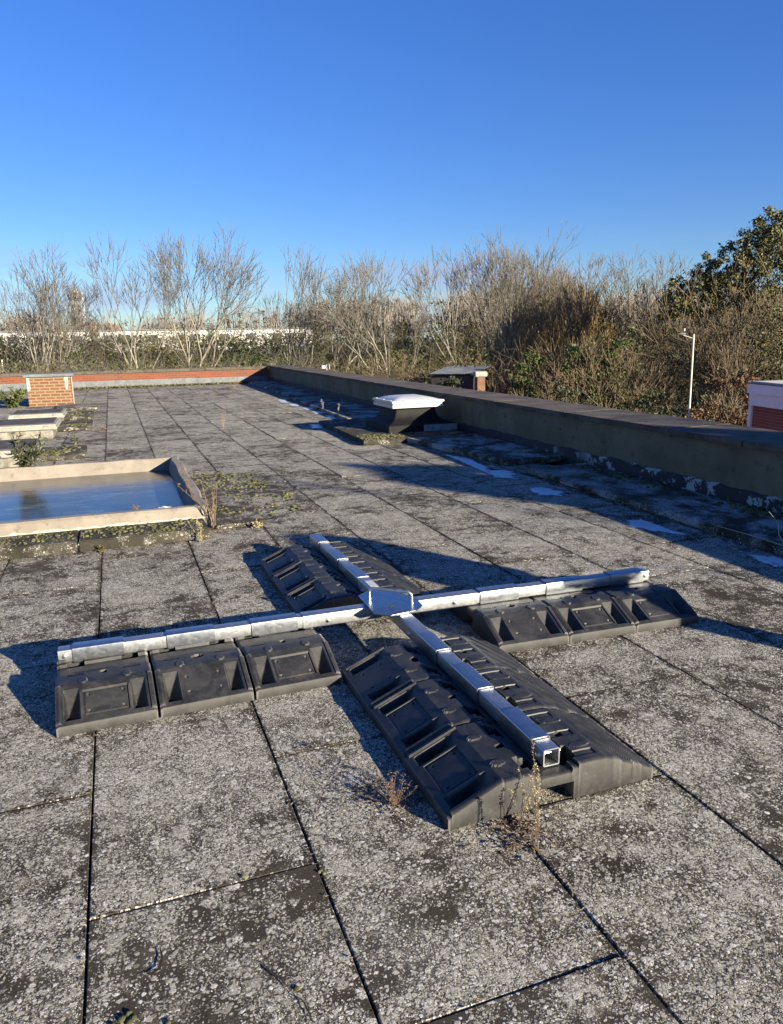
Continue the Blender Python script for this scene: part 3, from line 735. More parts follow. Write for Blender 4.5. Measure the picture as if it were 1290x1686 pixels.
# ------------------------------------------------------------------ dry weeds, twigs, moss
def weed(name, base, h, n, spread, stem, leafm, label, cat='weed', seed=0, leaf=.012, nleaf=60, thick=.0018, lean=(0,0), top=.45, group=None, flower=None):
    r=random.Random(seed); t=empty(name,base,0,label,cat,group)
    b=MB(); L=[];
    for i in range(n):
        a=r.uniform(0,2*math.pi); s=r.uniform(.2,1)*spread; hh=h*r.uniform(.55,1) if i else h
        p=Vector((r.uniform(-.01,.01),r.uniform(-.01,.01),0)); P=[p]; K=7
        d=Vector((math.cos(a)*s/h+lean[0],math.sin(a)*s/h+lean[1],1)).normalized()
        for k_ in range(K):
            d=(d+Vector((r.uniform(-.16,.16),r.uniform(-.16,.16),r.uniform(-.02,.08)))).normalized(); p=p+d*hh/K; P.append(p)
        b.tube(P,[thick*(1-.75*j/K) for j in range(K+1)],5)
        for k_ in range(int(nleaf/n)):
            f=r.uniform(top,1)*K; j=min(int(f),K-1); q=P[j].lerp(P[j+1],f-j)
            e=q+Vector((r.uniform(-1,1),r.uniform(-1,1),r.uniform(-.3,1))).normalized()*r.uniform(.5,2.2)*leaf
            if r.random()<.5: b.tube([q,e],[thick*.4,thick*.25],3,cap=False)
            L.append(e)
    b.build('stem',M[stem],t,smooth=True)
    V=[];F=[]
    for e in L:
        a=Vector((r.uniform(-1,1),r.uniform(-1,1),r.uniform(-1,1))).normalized(); c=a.orthogonal().normalized()*.45; s=leaf*r.uniform(.4,1)
        n0=len(V); V+=[e-a*s,e+c*s,e+a*s,e-c*s]; F.append((n0,n0+1,n0+2,n0+3))
    MB().add(V,F).build('foliage',M[leafm],t)
    return t
weed('dry_weed',(*ip_(886,1398),.0),.37,3,.05,'dead_brown','dry_leaf','tall dry yellow seeded weed standing in front of the open tube end',seed=4,leaf=.0045,nleaf=270,thick=.0015,top=.25)
weed('dry_weed',(*ip_(855,1360),.0),.17,5,.12,'dead_brown','dry_leaf','short pale dry sprig at the foot of the tall yellow weed',seed=14,leaf=.005,nleaf=120,thick=.0016)
weed('dry_weed',(.72,2.02,.0),.13,16,.17,'dead_brown','dead_brown','low tangled brown dead weed in the shade left of the near rubber blocks',seed=6,leaf=.005,nleaf=380,thick=.0012,top=.2)
weed('dry_weed',(.645,5.98,.0),.42,8,.06,'dry_stem','dead_brown','tall reddish dry weed at the right corner of the water tray',seed=8,leaf=.011,nleaf=150,thick=.0028,top=.05)
weed('dry_weed',(.50,5.60,.0),.24,8,.06,'dry_stem','dry_leaf','yellow brown weed growing from the joint in front of the mossy slab',seed=9,leaf=.010,nleaf=170,thick=.002,top=.1)
weed('dry_weed',(.60,6.0,.12),.45,4,.28,'dead_brown','dead_brown','dark dead stem leaning back over the tray rim',seed=10,leaf=.014,nleaf=50,thick=.004,lean=(-.55,.3))
weed('dry_weed',(.08,6.09,.17),.06,3,.03,'dead_brown','dead_brown','tiny dead sprig on the near rim of the water tray',seed=12,leaf=.010,nleaf=36,thick=.0015)
weed('dry_weed',(1.73,13.4,.0),.42,4,.10,'dry_stem','dead_brown','thin dry stems standing in a slab joint in the middle distance',seed=22,leaf=.012,nleaf=30,thick=.004)
weed('dry_weed',(3.55,24.3,.0),.45,6,.35,'dry_stem','dead_brown','pale dry stems near the far left end of the parapet shadow',seed=23,leaf=.02,nleaf=60,thick=.006)
weed('dry_weed',(-.22,13.6,.0),.10,4,.12,'dead_brown','dead_brown','small flat brown weed in the leftmost long joint',seed=24,leaf=.02,nleaf=60,thick=.004)
weed('dry_weed',(4.05,4.22,.0),.15,3,.02,'pale_seed','dead_brown','small curled brown dead plant against the frosted slab run',seed=25,leaf=.012,nleaf=150,thick=.003,top=.1)
for i,(x,y) in enumerate([(4.05,15.3),(4.1,14.3)]):
    weed('dry_weed',(x,y,.0),.27,2,.02,'pale_seed','pale_seed',['farther of two pale seed heads beside the channel behind the domed rooflight','nearer of two pale seed heads beside the channel behind the domed rooflight'][i],seed=30+i,leaf=.011,nleaf=70,thick=.004,top=.55)
weed('green_weed',(-.62,12.2,.0),.12,5,.05,'dry_stem','leaf_laurel','small bright green weed between the first and second low rooflight',seed=26,leaf=.03,nleaf=40,thick=.004)
weed('green_weed',(-.92,5.42,.0),.05,8,.09,'dry_stem','leaf_olive','low yellow green weed in the joint left of the mossy slab',seed=27,leaf=.016,nleaf=160,thick=.002,top=.1)
weed('green_weed',(-.2,5.63,.0),.04,8,.06,'dry_stem','leaf_olive','low yellow weed at the foot of the mossy raised slab',seed=28,leaf=.012,nleaf=120,thick=.002,top=.1)
weed('green_weed',(.98,5.87,.0),.05,12,.10,'dry_leaf','dry_leaf','tuft of straw coloured grass beside the thin dark slab',seed=29,leaf=.014,nleaf=120,thick=.002,top=.1)
# twig on the right
def twig():
    t=empty('dead_twig',(4.0,3.6,0),0,'bare forked pale twig lying at the edge of the right hand slab run','twig')
    b=MB(); 
    b.tube([(.30,-.35,.01),(.20,-.12,.03),(.12,.05,.06),(.05,.22,.09),(-.06,.50,.12)],[.007,.006,.005,.004,.002],6)
    b.tube([(.12,.05,.06),(.10,.10,.13),(.13,.14,.20),(.10,.20,.27)],[.0045,.004,.003,.0015],6)
    b.tube([(.20,-.12,.03),(.15,-.16,.08),(.19,-.20,.13)],[.0045,.003,.0015],5)
    b.tube([(.26,-.25,.02),(.22,-.22,.10),(.24,-.19,.16)],[.004,.003,.0015],5)
    b.build('branch',M['pale_seed'],t,smooth=True)
twig()
# moss cushions
def moss(name, spots, label):
    ico=bmesh.new(); bmesh.ops.create_icosphere(ico,subdivisions=2,radius=1); bv=np.array([v.co[:] for v in ico.verts]); bf=np.array([[v.index for v in f.verts] for f in ico.faces]); ico.free()
    V=[];F=[]
    for i,(x,y,z,s) in enumerate(spots):
        v=bv*np.array([s,s*rng.uniform(.8,1.2),s*rng.uniform(.55,.8)])*(1+.10*np.sin(bv[:,[1,2,0]]*5+i)); v=v+np.array([x,y,z]); F.append(bf+len(bv)*i); V.append(v)
    o=np_mesh(name,np.concatenate(V),np.concatenate(F),M['moss'],smooth=True); tag(o,label,'moss',kind='stuff'); return o
def scatter(n,x0,x1,y0,y1,z,s0,s1,fn=None):
    o=[]
    cl=[(rng.uniform(x0,x1),rng.uniform(y0,y1)) for _ in range(max(3,n//9))]
    while len(o)<n:
        c=cl[rng.integers(len(cl))]; x=c[0]+rng.normal()*.11; y=c[1]+rng.normal()*.11
        if x0<x<x1 and y0<y<y1: o.append((x,y,z,rng.uniform(s0,s1)))
    return o
moss('moss_cushions',scatter(520,-2.2,-.37,5.69,6.02,.089,.005,.014)+scatter(170,-.33,.55,5.70,6.02,.087,.006,.017),'green moss cushions on the raised slabs in front of the water tray')
moss('moss_cushions',[(x,y,.033 if x<1.06 else .003,q) for x,y,z,q in scatter(260,.70,1.42,7.4,8.5,.004,.008,.019)+scatter(120,.72,1.55,6.2,7.2,.02,.008,.019)],'yellow green moss cushions on the dark slabs right of the water tray')
moss('moss_cushions',scatter(60,-1.0,-.5,10.5,11.4,.071,.015,.03)+scatter(40,-1.0,-.5,14.1,15.2,.076,.015,.03)+scatter(30,-1,-.5,16.2,17.2,.076,.015,.03),'green moss on the raised slabs beside the low rooflights')
moss('moss_cushions',scatter(220,3.25,3.9,10.05,10.6,.075,.010,.022),'moss on the slab corner below the domed rooflight')
moss('moss_cushions',[(x,y,.002,s) for x,y,s in [(-.115,1.50,.010),(-.10,1.485,.009),(-.12,1.475,.008),(-.10,1.51,.008),(-.09,1.495,.007),(-.135,1.49,.007),(-.02,1.452,.007),(.265,1.44,.007),(.415,1.80,.006),(.21,1.86,.006),(.425,1.79,.005)]],'tiny green moss balls on the nearest slabs')
moss('moss_cushions',scatter(260,4.6,4.85,3.5,9.5,.062,.012,.03),'dark green moss at the foot of the right parapet')

# litter in the joints and round the weeds
def litter(n,fn,s,mat,label):
    P=np.array([fn() for _ in range(n)]); a=rng.normal(size=(n,3)); a[:,2]*=.25; a/=np.linalg.norm(a,axis=1)[:,None]; b=rng.normal(size=(n,3)); b-=a*(a*b).sum(1)[:,None]; b/=np.linalg.norm(b,axis=1)[:,None]
    sz=rng.uniform(.3,1,(n,1))*s; Q=np.stack([P-a*sz,P+b*sz*.3,P+a*sz,P-b*sz*.3],1); Q[...,2]=np.clip(Q[...,2],.0045,None)
    o=np_mesh('plant_litter',Q.reshape(-1,3),np.arange(4*n).reshape(n,4),M[mat]); tag(o,label,'plant litter',kind='stuff')
def joint_pt():
    k_=int(rng.integers(-3,7)); x=JX0+k_*SW+rng.normal()*.007; y=1.2+abs(rng.normal())*6
    if rng.random()<.35:
        off=1.844 if k_%2==0 else 1.255; y=off+SL*int(rng.integers(-1,10))+rng.normal()*.008; x=JX0+(k_+rng.random())*SW
    return (x,y,.006)
litter(2600,joint_pt,.009,'dead_brown','crumbs of dead moss and leaf caught along the slab joints')
litter(900,joint_pt,.008,'leaf_olive','green brown moss crumbs along the slab joints')
def round_pt(px,py,s):
    c=ip_(px,py); return lambda:(c[0]+rng.normal()*s,c[1]+rng.normal()*s*.8,.006)
litter(320,round_pt(855,1372,.055),.013,'dead_brown','brown plant litter at the foot of the tall yellow weed')
litter(260,round_pt(660,1310,.07),.012,'dead_brown','brown plant litter under the low tangled dead weed')
litter(420,round_pt(340,872,.10),.02,'dead_brown','brown plant litter at the right corner of the water tray')
# frost patches lying in the channel
def ice(pts, label, z=.0075):
    c=np.array(pts).mean(0); P=[]
    for i in range(len(pts)):
        a=np.array(pts[i]); b=np.array(pts[(i+1)%len(pts)])
        for f in np.linspace(0,1,7)[:-1]:
            q=a+(b-a)*f; P.append((q[0]+rng.normal()*.012,q[1]+rng.normal()*.02))
    n=len(P); V=[(0,0,.002)]; 
    for q,z_ in ((.62,.002),(1.0,.0005),(1.25,-.002)): V+=[((x-c[0])*q,(y-c[1])*q,z_) for x,y in P]
    F=[(0,1+i,1+(i+1)%n) for i in range(n)]
    for r_ in range(2): F+=[(1+r_*n+i,1+(r_+1)*n+i,1+(r_+1)*n+(i+1)%n,1+r_*n+(i+1)%n) for i in range(n)]
    o=MB().add(V,F).build('ice_patch',M['ice']); o.location=(c[0],c[1],z-.0035)
    a=o.data.attributes.new('rim','FLOAT','POINT'); a.data.foreach_set('value',[1.0]+[.85]*n+[.45]*n+[0.0]*n)
    return tag(o,label,'ice patch','pale ice patches on the paving')
def ip(px,py):
    d=ray(px,py); s=-CAMH/d[2]; return (d[0]*s,d[1]*s)
ice([ip(735,749),ip(770,754),ip(818,778),ip(845,777),ip(850,787),ip(820,787),ip(800,778),ip(765,764)],'long pale ice patch just right of the tree shadow, nearest the domed rooflight')
ice([ip(868,805),ip(890,802),ip(925,810),ip(928,817),ip(890,816)],'oval pale ice patch in the wall shadow, left of the mossy slab end')
ice([ip(1032,856),ip(1060,856),ip(1130,882),ip(1085,877),ip(1040,868)],'brightest ice patch, at the edge of the wall shadow')
ice([ip(1235,915),ip(1290,920),ip(1310,940),ip(1255,928)],'pale blue ice patch at the right edge below the dead twig')
for i,(a,b,c_,d) in enumerate([(456,658,470,663),(474,665,490,669),(496,671,515,675),(512,677,534,681),(536,684,564,690),(508,699,530,705)]):
    ice([ip(a,b),ip(c_,b),ip(d-d+c_+4,d),ip(a+8,d)],'small white ice strip in the far channel, number %s along from the roof corner'%(['one','two','three','four','five','six'][i]))

# ------------------------------------------------------------------ unseen things added to cast shadows across the roof
def shadow_caster():  # unseen pipe and drum, added to throw a shadow like a standing person
    t=empty('unseen_shadow_caster',(4.17,.42,0),0,'unseen drum topped flue with a wide drum cowl standing on the slabs outside the frame','shadow_caster')
    MB().box(-.2,.2,-.2,.2,.0,.12).build('base',M['black_felt'],t,bevel=.01)
    MB().tube([(0,0,.12),(0,0,1.02)],.10,20).build('pipe',M['galv_tube'],t,smooth=True)
    MB().tube([(0,0,1.02),(0,0,1.10),(0,0,1.45),(0,0,1.52),(0,0,1.6)],[.12,.27,.27,.20,.05],24).build('cowl',M['galv_tube'],t,smooth=True)
shadow_caster()

# ------------------------------------------------------------------ trees
def seg_mesh(name, S, n, mat, parent):
    """S (k,8): p0 p1 r0 r1"""
    S=np.asarray(S); p0,p1,r0,r1=S[:,:3],S[:,3:6],S[:,6:7],S[:,7:8]
    d=p1-p0; d/=np.linalg.norm(d,axis=1)[:,None]+1e-9
    ref=np.where(np.abs(d[:,2:3])>.9,np.array([[1.,0,0]]),np.array([[0,0,1.]]))
    a=np.cross(d,ref); a/=np.linalg.norm(a,axis=1)[:,None]; b=np.cross(d,a)
    k=len(S); V=np.zeros((k,2*n,3))
    for i in range(n):
        t=2*math.pi*i/n; o=a*math.cos(t)+b*math.sin(t); V[:,i]=p0+o*r0; V[:,n+i]=p1+o*r1
    base=(np.arange(k)*2*n)[:,None,None]
    q=np.array([[i,(i+1)%n,n+(i+1)%n,n+i] for i in range(n)])[None]
    return np_mesh(name,V.reshape(-1,3),(base+q).reshape(-1,4),mat,parent,smooth=n>3)
def leaf_mesh(name, P, s, mat, parent=None, aspect=.55, jit=.5, droop=0):
    n=len(P); g=np.random.default_rng(n)
    a=g.normal(size=(n,3)); a[:,2]-=droop; a/=np.linalg.norm(a,axis=1)[:,None]; b=g.normal(size=(n,3)); b-=a*(a*b).sum(1)[:,None]; b/=np.linalg.norm(b,axis=1)[:,None]
    sz=(1-jit+2*jit*g.random((n,1)))*s
    Q=np.stack([P-a*sz,P+b*sz*aspect,P+a*sz,P-b*sz*aspect],1)
    return np_mesh(name,Q.reshape(-1,3),np.arange(4*n).reshape(n,4),mat,parent)
def grow(seed, h=12., levels=7, lean=(0,0), r0=None, stems=1, rmin=.012, spread=23, fork=.48, spreadstems=.16, wob=.10, tw=2, up_=.05, shoots=.22, wpx=None):
    """a forking deciduous tree: the trunk divides again and again, side shoots on the thinner limbs"""
    r=random.Random(seed); out={0:[],1:[],2:[]}; tips=[]; r0=r0 or h*.0125
    def br(p,d,L,rad,lv,side=False):
        K=4 if lv<3 else 3; q=p; rr=rad; end=max(rmin*.6,rad*.74); nodes=[]
        b=out[0 if lv<=1 else (1 if lv<=3 else 2)]
        for i in range(K):
            d=Vector((d.x+r.gauss(0,wob),d.y+r.gauss(0,wob),d.z+r.gauss(0,wob*.6)+(up_ if lv else 0))).normalized()
            q2=q+d*(L/K); r2=rad+(end-rad)*(i+1)/K
            b.append((*q,*q2,rr,r2)); q=q2; rr=r2; nodes.append((q,d))
        if lv>=levels: tips.append(q); return
        n=(r.choice((3,4)) if lv==0 else (2 if r.random()<.72 else 3)) if not side else 2
        az0=r.uniform(0,6.28)
        for c in range(n):
            a=R(spread*r.uniform(.6,1.35)*(1.5 if lv==0 else 1)); az=az0+c*2*math.pi/n+r.uniform(-.5,.5)
            if c==0: a*=.5 if lv else .28
            o=d.orthogonal().normalized(); o2=d.cross(o); nd=(d*math.cos(a)+(o*math.cos(az)+o2*math.sin(az))*math.sin(a)).normalized()
            br(q,nd,L*r.uniform(.68,.92)*(.5 if lv==0 else 1),max(rmin,rr*(.84 if c==0 else .70)),lv+1,side)
        if lv>=1:
            for (qq,dd) in nodes[:-1]:
                for _ in range(1 if lv<4 else (1 if r.random()<.6 else 0)):
                    if r.random()<shoots:
                        a=R(r.uniform(25,50)); az=r.uniform(0,6.28); o=dd.orthogonal().normalized(); o2=dd.cross(o)
                        nd=(dd*math.cos(a)+(o*math.cos(az)+o2*math.sin(az))*math.sin(a)).normalized()
                        br(qq,nd,L*r.uniform(.4,.7),max(rmin,rr*.4),max(lv+2,levels-tw),True)
    for s_ in range(stems):
        a=s_*2.4+seed; k_=spreadstems if stems>1 else 0
        br(Vector((math.cos(a)*.12*(stems>1),math.sin(a)*.12*(stems>1),0)),Vector((lean[0]+math.cos(a)*k_*r.uniform(.5,1.3),lean[1]+math.sin(a)*k_,1)).normalized(),h*fork*r.uniform(.9,1.1),r0*(.75 if stems>1 else 1),0)
    return out,np.array([t[:] for t in tips])
def tree(name,label,base,seed,mat_t,mat_c,leaf=None,cat='tree',group=None,scale=None,width=None,**kw):
    out,tips=grow(seed,**kw)
    zmax=max(x[5] for b in out.values() for x in b)
    if scale: f=scale/zmax
    else: f=1
    t=empty(name,base,0,label,cat,group)
    fx=1
    if width:
        e=np.array(out[2]); fx=min(1.3,max(.8,width/2/np.percentile(np.hypot(e[:,3]-np.mean(e[:,3]),e[:,4]-np.mean(e[:,4])),93)/f))
    def arr(b): a=np.array(b); a[:,:6]*=f; a[:,[0,1,3,4]]*=fx; return a
    seg_mesh('trunk',np.concatenate([arr(out[0]),arr(out[1])]),5,M[mat_t],t)
    seg_mesh('crown',arr(out[2]),3,M[mat_c],t)
    if leaf:
        mat,num,s,sp=leaf; g=np.random.default_rng(seed); P=tips[g.integers(len(tips),size=num)]*f+g.normal(size=(num,3))*sp
        leaf_mesh('leaves',P,s,M[mat],t)
    return t
def tree_at(name,label,px,top,D,seed,mt='bark_pale',mc='twig_pale',wpx=120,**kw):
    b=at(px,600,D); z=at(px,top,D).z
    return tree(name,label,(b.x,b.y,GZ),seed,mt,mc,scale=z-GZ,width=wpx*D/FPX,**kw)
# the row of bare trees, left to right
row=[(18,404,47,101,dict(wpx=130,),'leftmost pale bare tree, standing behind the brick pier and cut by the left edge'),
 (60,392,46,102,dict(wpx=125,),'wide pale bare tree rising just right of the brick pier top'),
 (128,455,52,103,dict(wpx=80,h=10),'low thin bare tree in the gap between the first two tall trees on the left'),
 (228,384,45,104,dict(wpx=120,lean=(-.18,0)),'tall bare tree leaning left, just left of the tallest one on that side'),
 (297,361,44,105,dict(fork=.55,wpx=115,),'tallest bare tree on the left with a clean pale trunk'),
 (437,396,46,106,dict(fork=.55,wpx=95,),'slender bare tree above the corner where the two parapets meet'),
 (488,425,46,107,dict(wpx=85),'smaller bare tree standing between the slender one and the wide fan crown'),
 (545,402,42,108,dict(fork=.55,wpx=110,),'bare tree with a wide fan crown right of the roof corner'),
 (640,408,40,109,dict(fork=.55,wpx=105,),'dense bare tree directly above the white domed rooflight'),
 (757,402,40,110,dict(fork=.55,wpx=110,),'bare tree with a rounded fan of ascending branches right of the domed rooflight'),
 (818,385,41,111,dict(wpx=120,stems=2),'double stemmed bare tree at the left of the middle clump'),
 (868,371,43,112,dict(wpx=140,stems=2),'tallest bare tree of the middle clump'),
 (915,410,44,113,dict(wpx=110,stems=2),'bare tree at the right shoulder of the middle clump, above the orange willow')]
for (px,top,D,sd,kw,lab) in row:
    tree_at('bare_tree',lab,px,top,D,sd,group='bare trees beyond the roof',rmin=.011,**kw)
row2=[(985,408,40,114,dict(wpx=120,stems=2,levels=7,spread=24),'brownish many stemmed bare tree right of the orange willow'),
 (1045,400,42,115,dict(wpx=170,stems=2,levels=7,spread=24),'brownish bare tree with a broad dome crown left of the lamp post'),
 (1100,428,40,116,dict(wpx=130,stems=2,levels=7,spread=24),'brownish bare tree directly behind the lamp post'),
 (1160,452,37,117,dict(wpx=130,stems=2,levels=7,spread=24),'arching reddish brown bare tree right of the lamp post'),]
for (px,top,D,sd,kw,lab) in row2:
    tree_at('bare_tree',lab,px,top,D,sd,mc='twig_brown' if sd!=115 else 'twig_pale',group='bare trees beyond the roof',rmin=.011,**kw)
# weeping willow
def willow(px,top,D,seed):
    b=at(px,600,D); H=at(px,top,D).z-GZ; r=np.random.default_rng(seed)
    t=empty('willow',(b.x,b.y,GZ),0,'orange gold weeping willow crown behind the middle clump of bare trees','tree')
    out,tips=grow(seed,h=H*.9,levels=4,rmin=.02)
    seg_mesh('trunk',out[0]+out[1]+out[2],5,M['bark_pale'],t)
    S=[]; 
    for k_ in range(1300):
        a=r.uniform(0,2*math.pi); q=math.sqrt(r.uniform(0,1)); R_=3.6*q
        z=H*(1-.32*q*q)+r.normal()*.25; p=np.array([math.cos(a)*R_,math.sin(a)*R_,z]); L=r.uniform(1.5,4.5)
        o=np.array([math.cos(a),math.sin(a),0])*.12
        for j in range(4):
            p2=p+np.array([r.normal()*.08,r.normal()*.08,-L/4])+o*(1-j/3); S.append((*p,*p2,.014,.011)); p=p2
    seg_mesh('crown',S,3,M['twig_gold'],t)
willow(918,455,47,5)
# the big leafy tree at the right edge
def blobs(g, c, s, n, nb, shape=1.0):
    """points of a leafy crown: many small clumps spread through an ellipsoid, ragged outline"""
    P=[]
    per=n//nb
    for _ in range(nb):
        d=g.normal(size=3); d/=np.linalg.norm(d); q=g.random()**(1/2.2)
        cc=np.array(c)+d*np.array(s)*q; cs=np.array([1,1,.75])*g.uniform(.28,.62)*min(s)*.26
        P.append(cc+g.normal(size=(per,3))*cs)
    return np.concatenate(P)
def leafy(name,label,px,top,D,wid,seed,leafm,n,nb,ls,mt='bark_pale',hfrac=.62,cat='tree',twigs=True,group=None,depth=None,crown=None):
    b=at(px,600,D); H=at(px,top,D).z-GZ; g=np.random.default_rng(seed)
    t=empty(name,(b.x,b.y,GZ),0,label,cat,group)
    if twigs:
        out,tips=grow(seed,h=H*.92,levels=6,rmin=.013,stems=2,spread=26)
        f_=H*.9/max(x[5] for b_ in out.values() for x in b_)
        for b_ in out:
            out[b_]=np.array(out[b_]); out[b_][:,:6]*=f_
        out={0:np.concatenate([out[0],out[1]]),1:None,2:out[2]}
        seg_mesh('trunk',out[0],5,M[mt],t); seg_mesh('twigs',out[2],3,M['twig_brown'],t)
    if crown:
        P=np.concatenate([blobs(g,(rt.x*cx_*wid+fw.x*cy_*wid,rt.y*cx_*wid+fw.y*cy_*wid,H*cz_),(wid*rx_,wid*rx_,H*rz_),int(n*f_),int(nb*f_)) for cx_,cy_,cz_,rx_,rz_,f_ in crown])
    else: P=blobs(g,(0,0,H*(1-hfrac/2)),(wid,depth or wid,H*hfrac/2),n,nb)
    leaf_mesh('crown',P[P[:,2]>.1],ls,M[leafm],t)
    return t
leafy('holm_oak','tall dark leafy tree rising above all others at the right edge',1240,340,36,4.3,301,'leaf_holm',42000,520,.055,crown=[(.05,0,.93,.26,.065,.10),(.35,.1,.92,.24,.06,.08),(-.12,0,.85,.42,.07,.17),(-.45,.1,.77,.40,.06,.16),(-.72,0,.70,.30,.05,.09),(.1,.2,.74,.6,.10,.20),(.6,0,.84,.45,.10,.20)])
leafy('holm_oak','lower yellowish thinly leaved tree beneath the tall leafy one, above the white building',1292,500,33,2.0,302,'leaf_olive',12000,150,.055,hfrac=.7)
tree_at('bare_tree','brown bare tree in front of the tall leafy tree at the right edge',1235,470,33,118,mc='twig_brown',group='bare trees beyond the roof',rmin=.011,wpx=170,stems=2,spread=26)
# ivy clad trunks and evergreen shrubs
sh=[(880,560,31,1.1,311,'leaf_dark','ivy clad bush below the orange willow'),
 (965,505,32,1.1,312,'leaf_dark','tall dark ivy column right of the orange willow'),
 (1030,520,32,1.5,313,'leaf_dark','dark ivy thicket below the broad dome crown'),
 (1085,622,29,1.5,314,'leaf_laurel','glossy laurel bush left of the lamp post foot'),
 (925,628,28,1.4,315,'leaf_laurel','glossy evergreen bush above the coping left of the laurel'),
 (1165,640,31,1.3,316,'leaf_laurel','small laurel bush right of the lamp post'),
 (745,618,29.2,1.0,317,'leaf_laurel','green bush in front of the small grey roofed shed'),
 (405,575,44,1.5,318,'leaf_dark','dark green bush in the hedge left of the roof corner'),
 (130,570,42,1.7,319,'leaf_dark','dark green bush in the hedge right of the brick pier'),
 (300,585,40,1.5,320,'leaf_olive','olive bush at the foot of the tallest bare tree'),
 (475,585,46,1.5,321,'leaf_dark','dark bush right of the roof corner below the train end'),
 (1215,600,29,1.4,322,'leaf_russet','russet leaved bramble mound beside the white building'),
 (1130,655,27,1.1,323,'leaf_russet','brown bramble mound just behind the lamp post foot'),
 (1185,690,24,1.0,324,'leaf_russet','brown dry bramble heap at the corner of the white building')]
for (px,top,D,wd,sd,lm,lab) in sh:
    leafy('shrub',lab,px,top,D,wd,sd,lm,14000,90,.050,hfrac=.95,cat='shrub',twigs=True,group='bushes beyond the roof',depth=1.2)

# undergrowth: the tangled bank of scrub beyond the roof, one uncountable mass
def undergrowth(nlab,prof,D0,D1,nt_,nl,mt,ml,label,seed,ls=.06,zmin=-4.2,amp=1.0):
    g=np.random.default_rng(seed); px=np.array([p[0] for p in prof]); py=np.array([p[1] for p in prof])
    def spots(n):
        X=g.uniform(px[0],px[-1],n); D=g.uniform(D0,D1,n); T=np.interp(X,px,py)
        T=T+(np.sin(X*.05+seed)*9+np.sin(X*.13+D)*7+g.normal(size=n)*3)*(amp if amp<1 else 1)*np.where(X<520,.4,1)
        P=np.zeros((n,3)); 
        dx=np.stack([(X-645)/FPX,-(T-843)/FPX,np.ones(n)],1)@RM; dx/=np.hypot(dx[:,0],dx[:,1])[:,None]
        P[:,:2]=dx[:,:2]*D[:,None]; top=CAMH+dx[:,2]*D
        return P,top,D
    P,top,D=spots(nt_); S=[]
    L=g.uniform(.9,2.6,nt_); z=zmin+(top-zmin)*g.random(nt_)**.75
    for i in range(nt_):
        p=np.array([P[i,0],P[i,1],min(z[i],top[i]-L[i]*.5)]); d=g.normal(size=3)*np.array([.8,.8,.45])+np.array([0,0,.55]); d/=np.linalg.norm(d)
        for j in range(4):
            p2=p+d*L[i]/4; S.append((*p,*p2,.016-.003*j,.013-.003*j)); p=p2; d=d+g.normal(size=3)*.28-np.array([0,0,.10]); d/=np.linalg.norm(d)
    t=empty(nlab,(0,0,0),0,label,'undergrowth'); t['kind']='stuff'
    seg_mesh('twigs',S,3,M[mt],t)['kind']='stuff'
    P,top,D=spots(nl); q=g.random(nl)**.65; P[:,2]=zmin+(top-zmin)*q
    cl=np.sin(P[:,0]*1.9+P[:,2]*2.3)+np.sin(P[:,1]*1.3-P[:,2]*1.7+1)+g.normal(size=nl)*.6
    P=P[cl>-.35]; P=P+g.normal(size=P.shape)*.15
    leaf_mesh('leaves',P,ls,M[ml],t)['kind']='stuff'
prof=[(-60,549),(60,552),(150,551),(250,546),(330,545),(450,543),(515,543),(560,548),(700,545),(800,540),(900,535),(1000,535),(1100,525),(1200,530),(1360,530)]
undergrowth('undergrowth',prof,50,58,6500,70000,'twig_brown','leaf_olive','tangled olive brown scrub and bramble bank beyond the roof',41)
prof2=[(480,610),(560,600),(700,592),(850,590),(1000,585),(1120,580),(1360,575)]
undergrowth('undergrowth',prof2,33,42,5000,26000,'twig_brown','leaf_olive','nearer tangled brown scrub beyond the right parapet',42,zmin=-5)
prof3=[(-80,600),(100,598),(250,602),(400,602),(520,600)]
undergrowth('undergrowth',prof3,35,40,2200,12000,'twig_pale','leaf_olive','pale twiggy hedge top just beyond the far brick parapet',43,zmin=-2)
# dark evergreen filling behind so the scrub has no see-through holes
prof4=[(-90,560),(100,560),(330,557),(460,555),(560,560),(800,552),(1000,540),(1360,535)]
undergrowth('undergrowth',prof4,59,63,800,60000,'twig_brown','leaf_dark','dark evergreen undergrowth deep inside the bank',44,ls=.13)
# distant woodland behind the train, one soft mass
def woodland():
    g=np.random.default_rng(77); P=[]; S=[]
    for i in range(120):
        px=g.uniform(-120,1400); D=g.uniform(150,230); top=np.interp(px,[-120,90,200,330,500,600,700,800,1000,1400],[528,522,535,512,500,488,492,478,480,480])+g.normal()*7
        b=at(px,600,D); H=at(px,top,D).z-GZ; n=1100; w_=g.uniform(4,7)
        q=blobs(g,(b.x,b.y,GZ+H*.55),(w_,w_,H*.45),n,26); P.append(q)
        for k_ in range(46):
            a=g.uniform(0,6.28); p=np.array([b.x+math.cos(a)*w_*.3,b.y+math.sin(a)*w_*.3,GZ+H*.5]); e=np.array([b.x+math.cos(a)*w_*g.uniform(.3,1),b.y+math.sin(a)*w_*g.uniform(.3,1),GZ+H*g.uniform(.85,1.08)]); S.append((*p,*e,.09,.03))
    t=empty('woodland',(0,0,0),0,'distant brown winter woodland along the horizon behind the train','woodland'); t['kind']='stuff'
    leaf_mesh('crowns',np.concatenate(P),.24,M['leaf_far'],t)['kind']='stuff'; seg_mesh('branches',S,3,M['twig_grey'],t)['kind']='stuff'
woodland()
